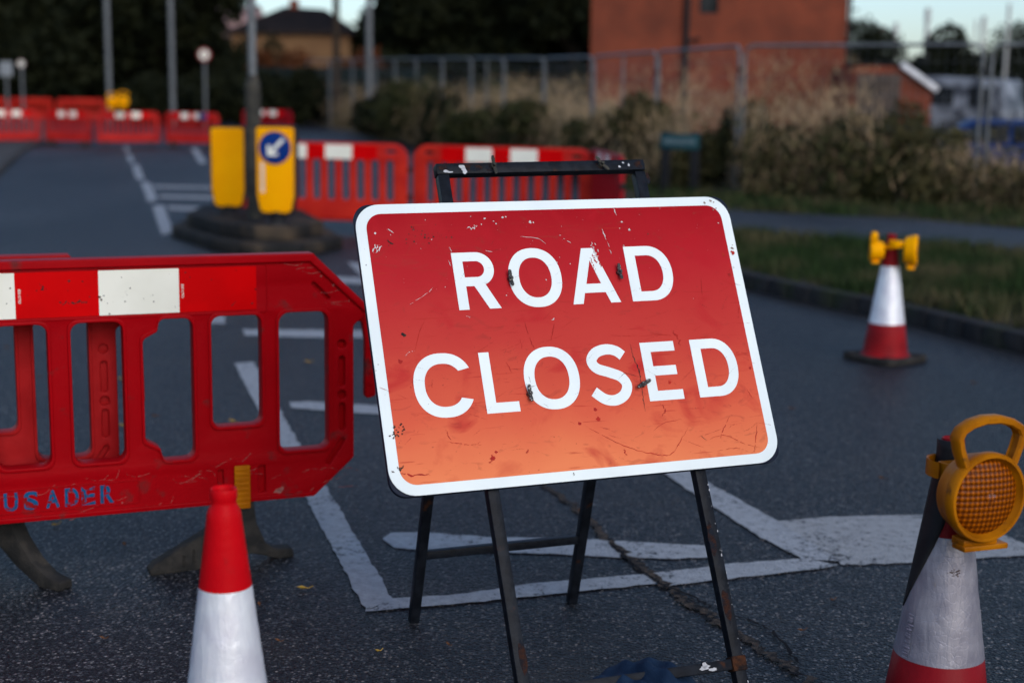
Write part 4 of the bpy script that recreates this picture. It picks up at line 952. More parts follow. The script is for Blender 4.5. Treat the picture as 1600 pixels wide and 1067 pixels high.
# round sign and small signs at left
def disc_sign(px, py, D, r, label, ring, zb=.3, square=False):
    c = at(px, py, D); root = empty('traffic_sign', (c.x, D, zb)); tag(root, label, 'traffic sign', 'distant traffic signs'); h = c.z-zb
    bm = bmesh.new(); tube(bm, (0, .04, 0), (0, .04, h+r*.8), .045, .045, 10); obj('pole', bm, MT['galv'], root, 40)
    if square: obj('sign_face', slab([rrect(r, r*1.1, .03, 0, h)], .01, .002, 0, 1, m3), mat('sign_grey', (.24, .26, .28), None, 5, .5), root)
    else:
        f = obj('sign_face', slab([arc(0, h, r, r, 0, 350, 30)], .01, .002, 0, 1, m3), ring, root)
        obj('white_centre', slab([arc(0, h, r*.72, r*.72, 0, 350, 30)], .002, 0, .0105, 1, m3), MT['refl_white'], f, 0)
        obj('black_symbol', slab([rrect(r*.16, r*.34, .01, -.02, h), ], .002, 0, .0130, 1, m3), MT['black'], f, 0)
    return root
disc_sign(319, 86, 52, .24, 'round red ringed traffic sign on a grey pole before the hedge', mat('sign_ring', (.30, .05, .05), None, 4, .5))
disc_sign(33, 100, 58, .16, 'small round sign on a thin pole by the left trees', mat('ring_pale', (.3, .2, .2), None, 4, .5))
disc_sign(9, 108, 58, .26, 'grey square sign at the left edge before the dark trees', None, square=True)
# street name plate
sx, sy = X(1059, 21.6), 21.6
sn = empty('street_name_sign', (sx, sy, vz(sx, sy)), rad(-32)); tag(sn, 'dark green street name plate on two black posts before the weeds', 'street name sign')
bm = bmesh.new(); box(bm, (0, 0, .80), (.64, .025, .23), None, .004); nbp = obj('name_plate', bm, mat('plate_teal', (.012, .050, .060), (.014, .06, .07), 8, .5), sn)
t_ = text_bm('- - - - -', .09)
for v in t_.verts: v.co = (v.co.x, -.0145, .83+v.co.y)
t_.free()
bm = bmesh.new()
for k in range(9): box(bm, (-.24+.06*k, -.0135, .80+.005*(k % 2)), (.040, .001, .075+.012*(k % 3)), None, 0)
obj('worn_lettering', bm, mat('worn_letter', (.14, .19, .21), None, 30, .6), nbp, 0)
for x in (-.24, .24):
    bm = bmesh.new(); box(bm, (x, .05, .44), (.13, .08, 1.0), None, .008); obj('post', bm, MT['black'], sn)
# ================================================================== VEGETATION
rng = np.random.default_rng(7)
def leafmesh(name, blobs, n, size, flat=.6):
    """leaf quads spread through a set of ellipsoids (cx,cy,cz,rx,ry,rz); denser towards the skin, gaps between clumps"""
    vol = np.array([b[3]*b[4]*b[5] for b in blobs])**.7; idx = rng.choice(len(blobs), n, p=vol/vol.sum()); B = np.array(blobs)[idx]
    d = rng.normal(size=(n, 3)); d /= np.linalg.norm(d, axis=1)[:, None]
    r = rng.random(n)**.33; r = .30+.65*r+np.abs(rng.normal(0, .16, n))
    P = B[:, :3]+d*r[:, None]*B[:, 3:]
    a = rng.normal(size=(n, 3)); a /= np.linalg.norm(a, axis=1)[:, None]; b = np.cross(a, rng.normal(size=(n, 3))); b /= np.linalg.norm(b, axis=1)[:, None]
    s = size*(.6+.8*rng.random(n))[:, None]; a = a*s; b = b*s*flat
    V = np.stack([P-a, P-b*.9, P+a, P+b*.9], 1).reshape(-1, 3); return quads_mesh(name, V)
def tree(x, y, z, h, spread, label, m, n=9000, size=.16, lowest=.12, cat='tree', seed=0):
    root = empty('tree', (x, y, z)); tag(root, label, cat, 'trees and tall bushes'); R = random.Random(seed)
    bm = bmesh.new(); path_tube(bm, [(0, 0, -.3), (.05, 0, h*.2), (.1, .1, h*.45), (0, .1, h*.75)], [h*.028, h*.022, h*.016, h*.006], 9)
    blobs = []
    for k in range(16):
        t = R.random(); zz = h*(lowest+(.93-lowest)*t); rr = spread*(1-.55*abs(t-.35))*R.uniform(.25, .95); a = R.random()*6.283
        c = (rr*math.cos(a)*.8, rr*math.sin(a)*.8, zz); s = spread*R.uniform(.28, .46); blobs.append((*c, s, s, s*R.uniform(.6, .9)))
        path_tube(bm, [(.05, 0, max(.1, zz*.55)), (c[0]*.5, c[1]*.5, zz*.85), c], [h*.010, h*.007, h*.003], 6)
    obj('trunk', bm, MT['bark'], root, 50); obj('crown', leafmesh('crown', blobs, n, size), m, root, 0)
    return root
def bush(x, y, r, h, label, m, n=2500, size=.05, seed=0, name='bush'):
    R = random.Random(seed); z = vz(x, y) if kdist(x, y) > 0 else roadz(0, y)
    root = empty(name, (x, y, z)); tag(root, label, 'bush', 'bushes and weeds along the bank')
    bm = bmesh.new(); blobs = []
    for k in range(9):
        a = R.random()*6.283; rr = r*R.uniform(.1, .8); hh = h*R.uniform(.35, .85); c = (rr*math.cos(a), rr*math.sin(a), hh)
        path_tube(bm, [(c[0]*.2, c[1]*.2, 0), (c[0]*.6, c[1]*.6, hh*.6), (c[0], c[1], hh*1.1)], [.015, .01, .004], 5)
        blobs.append((*c[:2], hh*.72, r*R.uniform(.25, .45), r*.4, h*R.uniform(.18, .34)))
    obj('stems', bm, MT['bark'], root, 50); obj('foliage', leafmesh('foliage', blobs, n, size), m, root, 0)
def blades(name, P, h, wdt, lean=.35):
    n = len(P); a = rng.random(n)*6.283; d = np.stack([np.cos(a), np.sin(a), 0*a], 1); hh = h*(.45+.9*rng.random(n)); w_ = wdt*(.6+.8*rng.random(n))
    tip = P+np.stack([rng.normal(0, lean, n)*hh, rng.normal(0, lean, n)*hh, hh], 1)
    V = np.stack([P-d*w_[:, None], P+d*w_[:, None], tip], 1).reshape(-1, 3); return quads_mesh(name, V, 3)
def scatter(n, cond, xr, yr, clump=None):
    out = []
    if clump: C = np.column_stack([rng.uniform(*xr, clump), rng.uniform(*yr, clump)])
    while len(out) < n:
        if clump: c = C[rng.integers(clump)]+rng.normal(0, .12, 2)
        else: c = (rng.uniform(*xr), rng.uniform(*yr))
        k = kdist(*c)
        if cond(c[0], c[1], k): out.append((c[0], c[1], vz(c[0], c[1])-.01))
    return np.array(out)
def onpath(x, y):
    for (a, b), (c, d), (e, f), (g, h) in zip(nearp, nearp[1:], farp, farp[1:]):
        if min(a, c) <= x <= max(a, c)+.9:
            t = (x-a)/(c-a); yn = b+(d-b)*t; tf = np.clip((x-e)/(g-e), 0, 1); yf = f+(h-f)*tf
            if yn-.02 < y < yf+.05: return True
    return False
g1 = scatter(24000, lambda x, y, k: .16 < k < 4.5 and not onpath(x, y), (1.4, 7.5), (7.5, 17), 900)
g2 = scatter(9000, lambda x, y, k: .16 < k < 3 and not onpath(x, y), (1.4, 7.5), (7.5, 16))
tag(obj('grass', blades('grass', np.vstack([g1, g2]), .125, .007), MT['grass'], sm=0), kind='stuff')
g3 = scatter(14000, lambda x, y, k: .3 < k < 9 and not onpath(x, y), (1.6, 12), (15.5, 24), 700)
tag(obj('rough_grass', blades('rough_grass', g3, .16, .012), MT['grass'], sm=0), kind='stuff')
# dry grass on the bank; line of the bank follows the fence
FL = [(9.6, 18.6), (6.4, 19.8), (3.37, 21.7), (1.6, 30.), (-1, 40), (-5.8, 57), (-10, 74)]
def along(line, s):
    L_ = [math.dist(a, b) for a, b in zip(line, line[1:])]; s *= sum(L_)
    for (a, b), l in zip(zip(line, line[1:]), L_):
        if s <= l: t = s/l; return a[0]+(b[0]-a[0])*t, a[1]+(b[1]-a[1])*t
        s -= l
    return line[-1]
def sprays(n, ncl, hmax, lo, up, oy, leng, wid, sp=.30):
    """slender strands floating at all heights of loose clumps along the bank, as seed heads and stems do"""
    cs = [along(FL, q) for q in rng.random(ncl)**1.15]; co = rng.normal(0, .5, (ncl, 2)); ch = hmax*(.55+.6*rng.random(ncl)); idx = rng.integers(ncl, size=n)
    bx = np.array([c[0] for c in cs])[idx]+co[idx, 0]+rng.normal(0, sp, n); by = np.array([c[1] for c in cs])[idx]+co[idx, 1]*.8+rng.normal(0, sp, n)+oy
    hh = ch[idx]*(lo+(up-lo)*rng.random(n))*np.where(bx > 5.2, .50, 1.)*np.where((bx > 3) & (bx < 5), 1.18, 1.)
    keep = ~((abs(bx-sx) < .8) & (by < 22.6)); bx, by, hh = bx[keep], by[keep], hh[keep]; n = len(bx)
    z0 = np.array([vz(a, b) for a, b in zip(bx, by)]); d = rng.normal(0, .45, (n, 3)); d[:, 2] = 1; d /= np.linalg.norm(d, axis=1)[:, None]; L_ = (leng*(.5+rng.random(n)))[:, None]
    P = np.column_stack([bx, by, z0+hh]); w_ = np.cross(d, rng.normal(size=(n, 3))); w_ = w_/np.linalg.norm(w_, axis=1)[:, None]*wid*(.6+.8*rng.random(n))[:, None]
    return np.stack([P-d*L_*.5-w_, P-d*L_*.5+w_, P+d*L_*.5], 1).reshape(-1, 3)
tag(obj('dry_grass', quads_mesh('dry_grass', np.vstack([sprays(34000, 520, 1.35, .12, 1.0, .15, .24, .008), sprays(20000, 520, 1.55, .6, 1.15, .4, .17, .008)]), 3), MT['dry'], sm=0), kind='stuff')
tag(obj('brown_scrub', quads_mesh('brown_scrub', sprays(24000, 360, .95, .0, .9, -.15, .16, .013), 3), MT['scrub'], sm=0), kind='stuff')
n = 30000; tt = rng.random(n)**1.25; pos = np.array([along(FL, q) for q in tt]); hz = rng.random(n)**1.7
ox = rng.normal(0, .35, n)-.25; oy = rng.normal(0, .45, n)-.35
clump = .55+.45*np.sin(pos[:, 0]*5.1+pos[:, 1]*1.7)*np.sin(pos[:, 1]*2.3+pos[:, 0]); keep = ~((abs(pos[:, 0]+ox-sx) < .8) & (pos[:, 1]+oy < 22.4))
Pc = np.column_stack([pos[:, 0]+ox, pos[:, 1]+oy, hz*(.5+.75*clump)])[keep]; Pc[:, 2] += np.array([vz(a, b) for a, b in Pc[:, :2]])
nn_ = len(Pc); a_ = rng.normal(size=(nn_, 3)); a_ /= np.linalg.norm(a_, axis=1)[:, None]; b_ = np.cross(a_, rng.normal(size=(nn_, 3))); b_ /= np.linalg.norm(b_, axis=1)[:, None]
sz = (.05*(.5+rng.random(nn_)))[:, None]; V = np.stack([Pc-a_*sz, Pc-b_*sz*.5, Pc+a_*sz, Pc+b_*sz*.5], 1).reshape(-1, 3)
tag(obj('undergrowth', quads_mesh('undergrowth', V), MT['leaf_olive'], sm=0), kind='stuff')
BL = ['at the right end of the weedy bank', 'in front of the blue car', 'left of the blue car', 'between the street name plate and the fence', 'behind the street name plate', 'below the drainpipe of the brick house', 'below the left part of the brick house', 'under the fence left of the brick house']
bsp = [(1560, 21, .9, .60, 'leaf'), (1480, 21.5, .75, .80, 'leaf'), (1400, 22, .8, 1.45, 'leaf_olive'), (1310, 22, .7, 1.30, 'leaf'), (1235, 22.3, .7, 1.1, 'leaf_olive'), (1180, 23.4, .6, 1.35, 'leaf'), (1010, 26, .7, 1.6, 'leaf_olive'), (940, 28, .9, 1.2, 'leaf'),
       (875, 33, 1.3, 1.5, 'leaf'), (800, 36, 1.4, 1.7, 'leaf'), (735, 41, 1.6, 1.9, 'leaf_dark'), (680, 45, 1.7, 2.0, 'leaf'), (630, 50, 1.7, 1.9, 'leaf_dark'), (1100, 23.6, .55, .9, 'leaf_olive'), (1350, 21, .5, .8, 'leaf'), (1440, 20.7, .45, .75, 'leaf_olive')]
bl_ = ['leafy green bush at the right edge of the weedy bank', 'green bush before the parked blue car', 'tall olive weed bush right of the brick house corner', 'tall dark leafy weed before the right part of the brick wall', 'olive weed bush right of the street name plate', 'dark bush beside the fence post before the drainpipe', 'yellowish weeds left of the street name plate', 'green bush below the left corner of the brick house',
       'green hedge bush under the fence just left of the brick house', 'rounded bush under the middle of the far fence', 'dark bush above the gap between the slotted barriers', 'large bush behind the left slotted barrier', 'dark bush right beside the grey street lamp', 'low olive weed right behind the street name plate', 'low green weed at the foot of the bank below the wall corner', 'low olive weed in front of the green bush by the blue car']
for i, (px, D, r, h, m) in enumerate(bsp): bush(X(px, D-.9, 230), D-.9, r*1.2, h*(1.12 if D > 21 and px < 1450 else .95), bl_[i], MT[m], int((2600 if D < 27 else 4600)*(1+.3*r)), .050+.0006*D, i)
# trees: far left wood, centre trees, right horizon
TL = [(-20, 84, 14, 6.0), (35, 90, 16, 6.5), (90, 82, 14, 6.0), (145, 90, 16, 6.5), (200, 84, 15, 6.0), (248, 88, 15, 5.2), (292, 98, 13.5, 3.9)]
tn = ['leftmost dark tree, cut by the left edge', 'dark tree behind the small sign on the left', 'dark tree left of the lamp post over the yellow lamps', 'dark tree behind the lamp post over the yellow lamps', 'dark tree between the two left lamp posts', 'dark tree behind the second lamp post from the left', 'brownish edged tree left of the pink roofed house']
for i, (px, D, h, s) in enumerate(TL):
    tree(X(px, D), D, roadz(0, D), h, s, tn[i], MT['leaf_dark' if i < 6 else 'leaf'], 16000, .30, .02, seed=i)
TC = [(596, 90, 6.0, 2.6), (650, 80, 10.5, 4.2), (705, 86, 13, 5.6), (765, 82, 13, 5.4), (830, 86, 14, 5.6), (890, 80, 13, 4.8)]
tn = ['small dark tree behind the grey street lamp, right of the tan bungalow', 'dark tree just right of the grey street lamp', 'dark tree above the middle of the far fence, second of the central trees', 'dark tree in the middle of the central clump', 'dark tree fourth in the central clump', 'dark green tree touching the left edge of the brick house']
for i, (px, D, h, s) in enumerate(TC): tree(X(px, D), D, 1.0, h, s, tn[i], MT['leaf_dark'], 16000, .28, .02, seed=20+i)
TR = [(1350, 70, 4.7, 3.0), (1458, 62, 3.6, 2.2), (1487, 60, 4.2, 1.9), (1555, 78, 4.8, 4.2), (1615, 76, 5.0, 4.0), (1425, 78, 3.8, 1.5)]
tn = ['small bare topped tree right behind the brick outbuilding', 'small green tree below the tallest pale mast', 'narrow pointed tree left of the fence corner', 'low dark tree above the white van', 'dark tree at the right edge above the van', 'small dark tree behind the white gable board']
for i, (px, D, h, s) in enumerate(TR): tree(X(px, D), D, .2, h, s, tn[i], MT['leaf_dark'], 7000, .13, .05, seed=40+i)
# hedges in the middle distance
HG = [(384, 73, 4.7), (412, 74, 5.0), (215, 60, 2.2), (262, 62, 2.2), (300, 60, 2.2), (345, 58, 2.6), (395, 60, 2.8), (440, 60, 2.6), (490, 62, 2.2), (540, 62, 2.0), (590, 66, 2.6)]  # first two are added bushes, standing in for the bungalow's shaded left wall
hn = ['tall dark bush hiding the left end of the dark roofed house', 'tall dark bush before the tan wall, left of its rust coloured shrubs', 'dark hedge bush behind the left lamp posts', 'hedge bush behind the second left lamp post', 'hedge bush left of the round red sign', 'hedge bush right of the round red sign', 'hedge bush behind the island lamp post', 'hedge bush below the left wall of the dark roofed house', 'hedge bush below the rust coloured shrubs', 'hedge bush right behind the telegraph pole', 'hedge bush left of the grey street lamp, behind it']
for i, (px, D, h) in enumerate(HG): bush(X(px, D), D, 1.7, h, hn[i], MT['leaf_dark'], 3600, .13, 60+i, 'hedge_bush')
for i, (px, h) in enumerate(((418, 4.1), (462, 4.2), (512, 4.0), (576, 4.3))): bush(X(px, 72), 72, 1.3, h, ['rust coloured shrub at the left end of the tan wall', 'rust coloured shrub before the middle of the tan wall', 'rust coloured shrub before the right end of the tan wall', 'rust coloured shrub right of the dark roofed house'][i], MT['leaf_rust'], 2600, .12, 80+i, 'shrub')
# ================================================================== FENCE
def fence_z(y): return float(np.interp(y, [18, 22, 30, 40, 57, 74], [2.33, 2.34, 2.36, 2.6, 2.95, 3.2]))
fpanels = []
fl_pts = [(9.6, 18.9), (6.4, 19.8), (4.9, 20.75), (3.37, 21.7), (2.6, 25.2), (1.6, 28.7), (.7, 32.1), (-.3, 35.5), (-1.2, 39), (-2.2, 42.4), (-3.2, 45.8), (-4.1, 49.2), (-5.1, 52.6)]
fl_pts = [(9.7, 18.6), (6.45, 19.85), (3.37, 21.7), (2.45, 25.1), (1.52, 28.6), (.62, 32.0), (-.3, 35.4), (-1.2, 38.8), (-2.15, 42.2), (-3.15, 45.6), (-4.1, 49.0), (-5.1, 52.4), (-6.3, 55.7), (-7.6, 59.0), (-9.0, 62.2)]
fnm = ['fence panel cut off by the right edge', 'fence panel between the brick wall corner and the blue car', 'first fence panel left of the corner post by the drainpipe', 'fence panel before the left part of the brick house', 'fence panel at the left corner of the brick house', 'sixth fence panel from the right, left of the brick house', 'seventh fence panel from the right', 'eighth fence panel from the right', 'ninth fence panel from the right', 'tenth fence panel from the right', 'eleventh fence panel from the right', 'fence panel just right of the grey street lamp', 'fence panel just left of the grey street lamp', 'fence panel farthest along the bank']
for i, (a, b) in enumerate(zip(fl_pts, fl_pts[1:])):
    za, zb = fence_z(a[1]), fence_z(b[1]); root = empty('fence_panel', (*a, vz(*a))); tag(root, 'galvanised mesh '+fnm[i], 'fence panel', 'mesh fence panels along the bank')
    A0 = Vector((0, 0, 0)); Bv = Vector((b[0]-a[0], b[1]-a[1], 0)); t = Bv.normalized(); A0 = t*.06; Bv = Bv-t*.06
    ta, tb_ = za-vz(*a), zb-vz(*a); bot = .12
    bm = bmesh.new(); k = .12
    path_tube(bm, [A0+Vector((0, 0, 0)), A0+Vector((0, 0, ta-k)), A0+t*k*.3+Vector((0, 0, ta-k*.3)), A0+t*k+Vector((0, 0, ta)), Bv-t*k+Vector((0, 0, tb_)), Bv-t*k*.3+Vector((0, 0, tb_-k*.3)), Bv+Vector((0, 0, tb_-k)), Bv], .025, 8)
    obj('tube_frame', bm, MT['galv'], root, 50)
    if i in (3, 6): bm = bmesh.new(); mid = (A0+Bv)/2; tube(bm, mid, mid+Vector((0, 0, (ta+tb_)/2)), .019, .019, 8); obj('centre_tube', bm, MT['galv'], root, 50)
    bm = bmesh.new(); L_ = (Bv-A0).length; nv = 28 if i < 5 else 14; nh = 9
    for k in range(1, nv):
        p = A0+t*(L_*k/nv); h_ = ta+(tb_-ta)*k/nv; tube(bm, p+Vector((0, 0, bot)), p+Vector((0, 0, h_)), .002, .002, 3, False)
    for k in range(nh): tube(bm, A0+Vector((0, 0, bot+(ta-bot)*k/nh)), Bv+Vector((0, 0, bot+(tb_-bot)*k/nh)), .002, .002, 3, False)
    obj('wire_mesh', bm, MT['galv'], root, 0)
    bm = bmesh.new(); box(bm, (0, 0, .03), (.7, .22, .13), None, .02); obj('foot_block', bm, MT['rubber'], root)
    bm = bmesh.new(); box(bm, (0, 0, ta-.35), (.09, .05, .06), None, .006); obj('clamp', bm, MT['black'], root)
# ================================================================== BUILDINGS
def brick_mat():
    m = bpy.data.materials.new('brickwork'); m.use_nodes = True; N = m.node_tree.nodes; L = m.node_tree.links; p = N['Principled BSDF']
    tc = N.new('ShaderNodeTexCoord'); mp = N.new('ShaderNodeMapping'); mp.inputs['Rotation'].default_value = (rad(90), 0, 0)
    sp = N.new('ShaderNodeSeparateXYZ'); L.new(tc.outputs['Object'], sp.inputs[0]); cb_ = N.new('ShaderNodeCombineXYZ')
    ad = N.new('ShaderNodeMath'); ad.operation = 'ADD'; L.new(sp.outputs[0], ad.inputs[0]); L.new(sp.outputs[1], ad.inputs[1]); L.new(ad.outputs[0], cb_.inputs[0]); L.new(sp.outputs[2], cb_.inputs[1])
    bt = N.new('ShaderNodeTexBrick'); bt.inputs['Scale'].default_value = 1; bt.inputs['Brick Width'].default_value = .225; bt.inputs['Row Height'].default_value = .075; bt.inputs['Mortar Size'].default_value = .010
    bt.inputs['Color1'].default_value = (.20, .030, .009, 1); bt.inputs['Color2'].default_value = (.155, .023, .007, 1); bt.inputs['Mortar'].default_value = (.13, .045, .020, 1)
    L.new(cb_.outputs[0], bt.inputs['Vector'])
    nz = N.new('ShaderNodeTexNoise'); nz.inputs['Scale'].default_value = .9; nz.inputs['Detail'].default_value = 7; L.new(tc.outputs['Object'], nz.inputs['Vector'])
    mr = N.new('ShaderNodeMapRange'); mr.inputs[1].default_value = .3; mr.inputs[2].default_value = .7; mr.inputs[3].default_value = .62; mr.inputs[4].default_value = 1.25; L.new(nz.outputs[0], mr.inputs[0])
    ml = N.new('ShaderNodeMix'); ml.data_type = 'RGBA'; ml.blend_type = 'MULTIPLY'; ml.inputs[0].default_value = 1; L.new(bt.outputs[0], ml.inputs[6]); L.new(mr.outputs[0], ml.inputs[7])
    L.new(ml.outputs[2], p.inputs['Base Color']); p.inputs['Roughness'].default_value = .9; return m
MT['brick'] = brick_mat(); MT['slate'] = mat('roof_tiles', (.016, .012, .011), (.010, .008, .008), 1.5, .85, .4, 12)
MT['glass'] = mat('window_glass', (.008, .010, .012), (.03, .035, .04), 2, .12)
MT['upvc'] = mat('white_frame', (.5, .5, .5), None, 5, .5)
# brick house: gable end faces the road
LF = Vector((X(922, 45, 100), 45, 0)); RF = Vector((X(1321, 44.2, 100), 44.2, 0)); ww = (RF-LF).length
hs = empty('brick_house', (*LF[:2], .3), math.atan2(RF.y-LF.y, RF.x-LF.x)); tag(hs, 'plain orange red brick house gable with a black drainpipe and small window', 'house')
EV, DP = 4.9, 9.0
bm = bmesh.new(); prof = [(0, -.5), (ww, -.5), (ww, EV), (ww/2, EV+3.2), (0, EV)]
wx0, wx1, wz0, wz1 = X(1092, 45, 10)-LF.x, X(1121, 45, 10)-LF.x, at(1105, 23, 45).z-.3, at(1105, 23, 45).z-.3+1.15
bm = slab([prof, [(wx0, wz0), (wx1, wz0), (wx1, wz1), (wx0, wz1)]], .3, 0, -.3, 1, m3)
for x in (0.0, ww-.3): box(bm, (x+.15, DP/2+.3, (EV-.5)/2), (.3, DP-.006, EV+.5), None, 0)
box(bm, (ww/2, DP+.45, (EV-.5)/2), (ww-.61, .29, EV+.5), None, 0)
obj('wall', bm, MT['brick'], hs, 0)
bm = bmesh.new()
for s in (-1, 1):
    a = Vector((ww/2, 0, EV+3.30)); b = Vector((ww/2+s*(ww/2+.35), 0, EV-.05)); n_ = Vector((0, 0, .14))
    vs = []
    for y in (-.25, DP+.8):
        for q in (a, b): vs += [bm.verts.new((q.x, y, q.z)), bm.verts.new((q.x, y, q.z+.14))]
    a0, a1, b0, b1, c0, c1_, d0, d1 = vs
    for f in ((a0, a1, b1, b0), (c0, d0, d1, c1_), (a1, c1_, d1, b1), (a0, b0, d0, c0), (b0, b1, d1, d0), (a0, c0, c1_, a1)): bm.faces.new(f)
bmesh.ops.recalc_face_normals(bm, faces=bm.faces); obj('roof', bm, MT['slate'], hs, 0)
wc = ((wx0+wx1)/2, .10, (wz0+wz1)/2); bm = bmesh.new(); hw, hh_ = (wx1-wx0)/2, (wz1-wz0)/2
for c, s in (((wc[0]-hw+.03, .1, wc[2]), (.06, .06, 2*hh_)), ((wc[0]+hw-.03, .1, wc[2]), (.06, .06, 2*hh_)), ((wc[0], .1, wc[2]-hh_+.03), (2*hw-.12, .06, .06)), ((wc[0], .1, wc[2]+hh_-.03), (2*hw-.12, .06, .06))): box(bm, c, s, None, 0)
wf = obj('window', bm, MT['black'], hs, 0); bm = bmesh.new(); box(bm, (wc[0], .12, wc[2]), (2*hw-.12, .02, 2*hh_-.12), None, 0); obj('pane', bm, MT['glass'], wf, 0)
xd = X(1070, 45, 100)-LF.x; bm = bmesh.new(); tube(bm, (xd, -.08, 0), (xd, -.08, EV+1.8), .09, .09, 10)
tube(bm, (xd, -.08, at(1080, 66, 45).z-.3), (xd+.42, -.08, at(1080, 62, 45).z-.3), .05, .05, 8); obj('drainpipe', bm, MT['black'], hs, 40)
bm = bmesh.new(); tube(bm, (ww+.06, -.05, 0), (ww+.06, -.05, EV), .05, .05, 10); box(bm, (ww+.2, -.1, EV-.06), (.3, .2, .16), None, .01); obj('gutter', bm, MT['black'], hs, 40)
# outbuilding with low gable
ob0 = Vector((X(1325, 40), 40, 0)); wo = X(1446, 40)-ob0.x
ob = empty('outbuilding', (*ob0[:2], .3)); tag(ob, 'low brick outbuilding with a white sloping board and pale double door', 'outbuilding')
zt_ = at(1380, 104, 40).z-.3; zr = at(1452, 140, 40).z-.3; xr_ = X(1395, 40)-ob0.x
obj('wall', slab([[(0, -.4), (wo, -.4), (wo, zr), (xr_, zt_), (0, zt_)]], 3.0, 0, -3.0, 1, m3), MT['brick'], ob, 0)
bm = bmesh.new(); bar(bm, (xr_, -.1, zt_+.06), (wo+.12, -.1, zr-.02), .16, .15, (0, 0, 1), .01); obj('barge_board', bm, mat('white_board', (.75, .75, .78), None, 3, .5), ob)
bm = bmesh.new(); bar(bm, (xr_, 1.55, zt_+.10), (wo+.15, 1.55, zr+.01), 3.0, .10, (0, 0, 1), .01); obj('roof', bm, MT['slate'], ob)
bm = bmesh.new()
for k in range(9): box(bm, (.14+k*.135, -.03, 1.05), (.13, .05, 2.0), None, .008)
obj('door', bm, mat('weathered_boards', (.085, .065, .055), (.055, .043, .036), 4, .9), ob)
# bungalow with dark hipped roof
DB = 80.; bxL, bxR = X(362, DB), X(552, DB); zE = at(450, 50, DB).z; zR = at(450, 4, DB).z
bg_ = empty('bungalow', (bxL, DB, 0)); tag(bg_, 'tan walled bungalow with a dark hipped roof and chimney', 'house')
wb = bxR-bxL; dp = 8
bm = bmesh.new(); box(bm, (wb/2, dp/2, zE/2), (wb-.3, dp, zE), None, 0); obj('wall', bm, mat('tan_render', (.19, .105, .050), (.15, .080, .040), .8, .9), bg_, 0)
bm = bmesh.new(); e = [bm.verts.new(v) for v in ((-.35, -.30, zE-.12), (wb+.30, -.30, zE-.12), (wb+.30, dp+.3, zE-.12), (-.35, dp+.3, zE-.12))]; r0 = bm.verts.new((wb*.36, dp/2, zR)); r1 = bm.verts.new((wb*.70, dp/2, zR-.12))
for f in ((e[0], e[1], r1, r0), (e[1], e[2], r1), (e[2], e[3], r0, r1), (e[3], e[0], r0), (e[3], e[2], e[1], e[0])): bm.faces.new(f)
rf = obj('roof', bm, MT['slate'], bg_, 0)
bm = bmesh.new(); box(bm, (wb*.44, dp/2, zR+.05), (.5, .5, .7), None, .02); obj('chimney', bm, MT['brick'], rf)
# farther house with a pinkish roof
DH = 110.; px0, px1 = X(318, DH), X(392, DH); zE2 = at(350, 50, DH).z; zR2 = at(350, 6, DH).z
h2 = empty('house', (px0, DH, 0)); tag(h2, 'far house with a pale pinkish tiled roof left of the dark roof', 'house')
bm = bmesh.new(); box(bm, ((px1-px0)/2, 4, zE2/2), (px1-px0, 7.5, zE2), None, 0); obj('wall', bm, mat('grey_wall', (.10, .10, .11), None, 1, .9), h2, 0)
bm = slab([[(-.3, -.4), (8.4, -.4), (4, zR2-zE2)]], px1-px0+.6, 0, 0, 1, lambda x, y, z: (z-.3, x, zE2+y)); obj('roof', bm, mat('pink_tiles', (.36, .23, .21), (.28, .18, .17), 1, .9), h2, 0)
bm = bmesh.new(); box(bm, (1.2, .2, zE2-1.4), (1.4, .1, 1.2), None, .01); obj('window', bm, MT['upvc'], h2)
# green shed-like hedge fence before the bungalow
bm = bmesh.new()
for k in range(26): box(bm, (k*.3, 0, .9), (.28, .05, 1.8), None, .01)
tf = obj('board_fence', bm, mat('dark_green_boards', (.006, .014, .014), (.005, .01, .01), 2, .8)); tf.location = (X(405, 66), 66, 1.0); tag(tf, 'dark green board fence below the tan bungalow', 'fence')
# masts and poles at right
for i, (px, ty, D, r, m) in enumerate(((1397, 38, 70, .15, 'pale'), (1445, 15, 62, .15, 'pale'), (1521, 33, 66, .06, 'pale'), (1533, 28, 60, .12, 'pale'), (1571, 8, 55, .08, 'pale'), (1375, 45, 80, .06, 'pink'))):
    zt2 = at(px, ty, D).z
    root = empty('mast', (X(px, D, 100), D, .2)); tag(root, ['pale mast rising behind the outbuilding roof', 'tallest thick pale mast right of the outbuilding', 'thin faint mast just left of a thicker one', 'pale mast above the white van cab', 'thin pale mast nearest the right edge', 'short pinkish mast above the small bare tree'][i], 'mast', 'masts in the yard')
    mm = mat('mast_'+m, (.52, .52, .50) if m == 'pale' else (.45, .2, .2), None, 2, .6)
    bm = bmesh.new(); tube(bm, (0, 0, 0), (0, 0, zt2-.2), r*.75, r*.6, 10); obj('shaft', bm, mm, root, 40)
    bm = bmesh.new(); tube(bm, (0, 0, zt2-.7), (0, 0, zt2-.15), r*.85, r*.8, 10); obj('mast_head', bm, mm, root, 40)
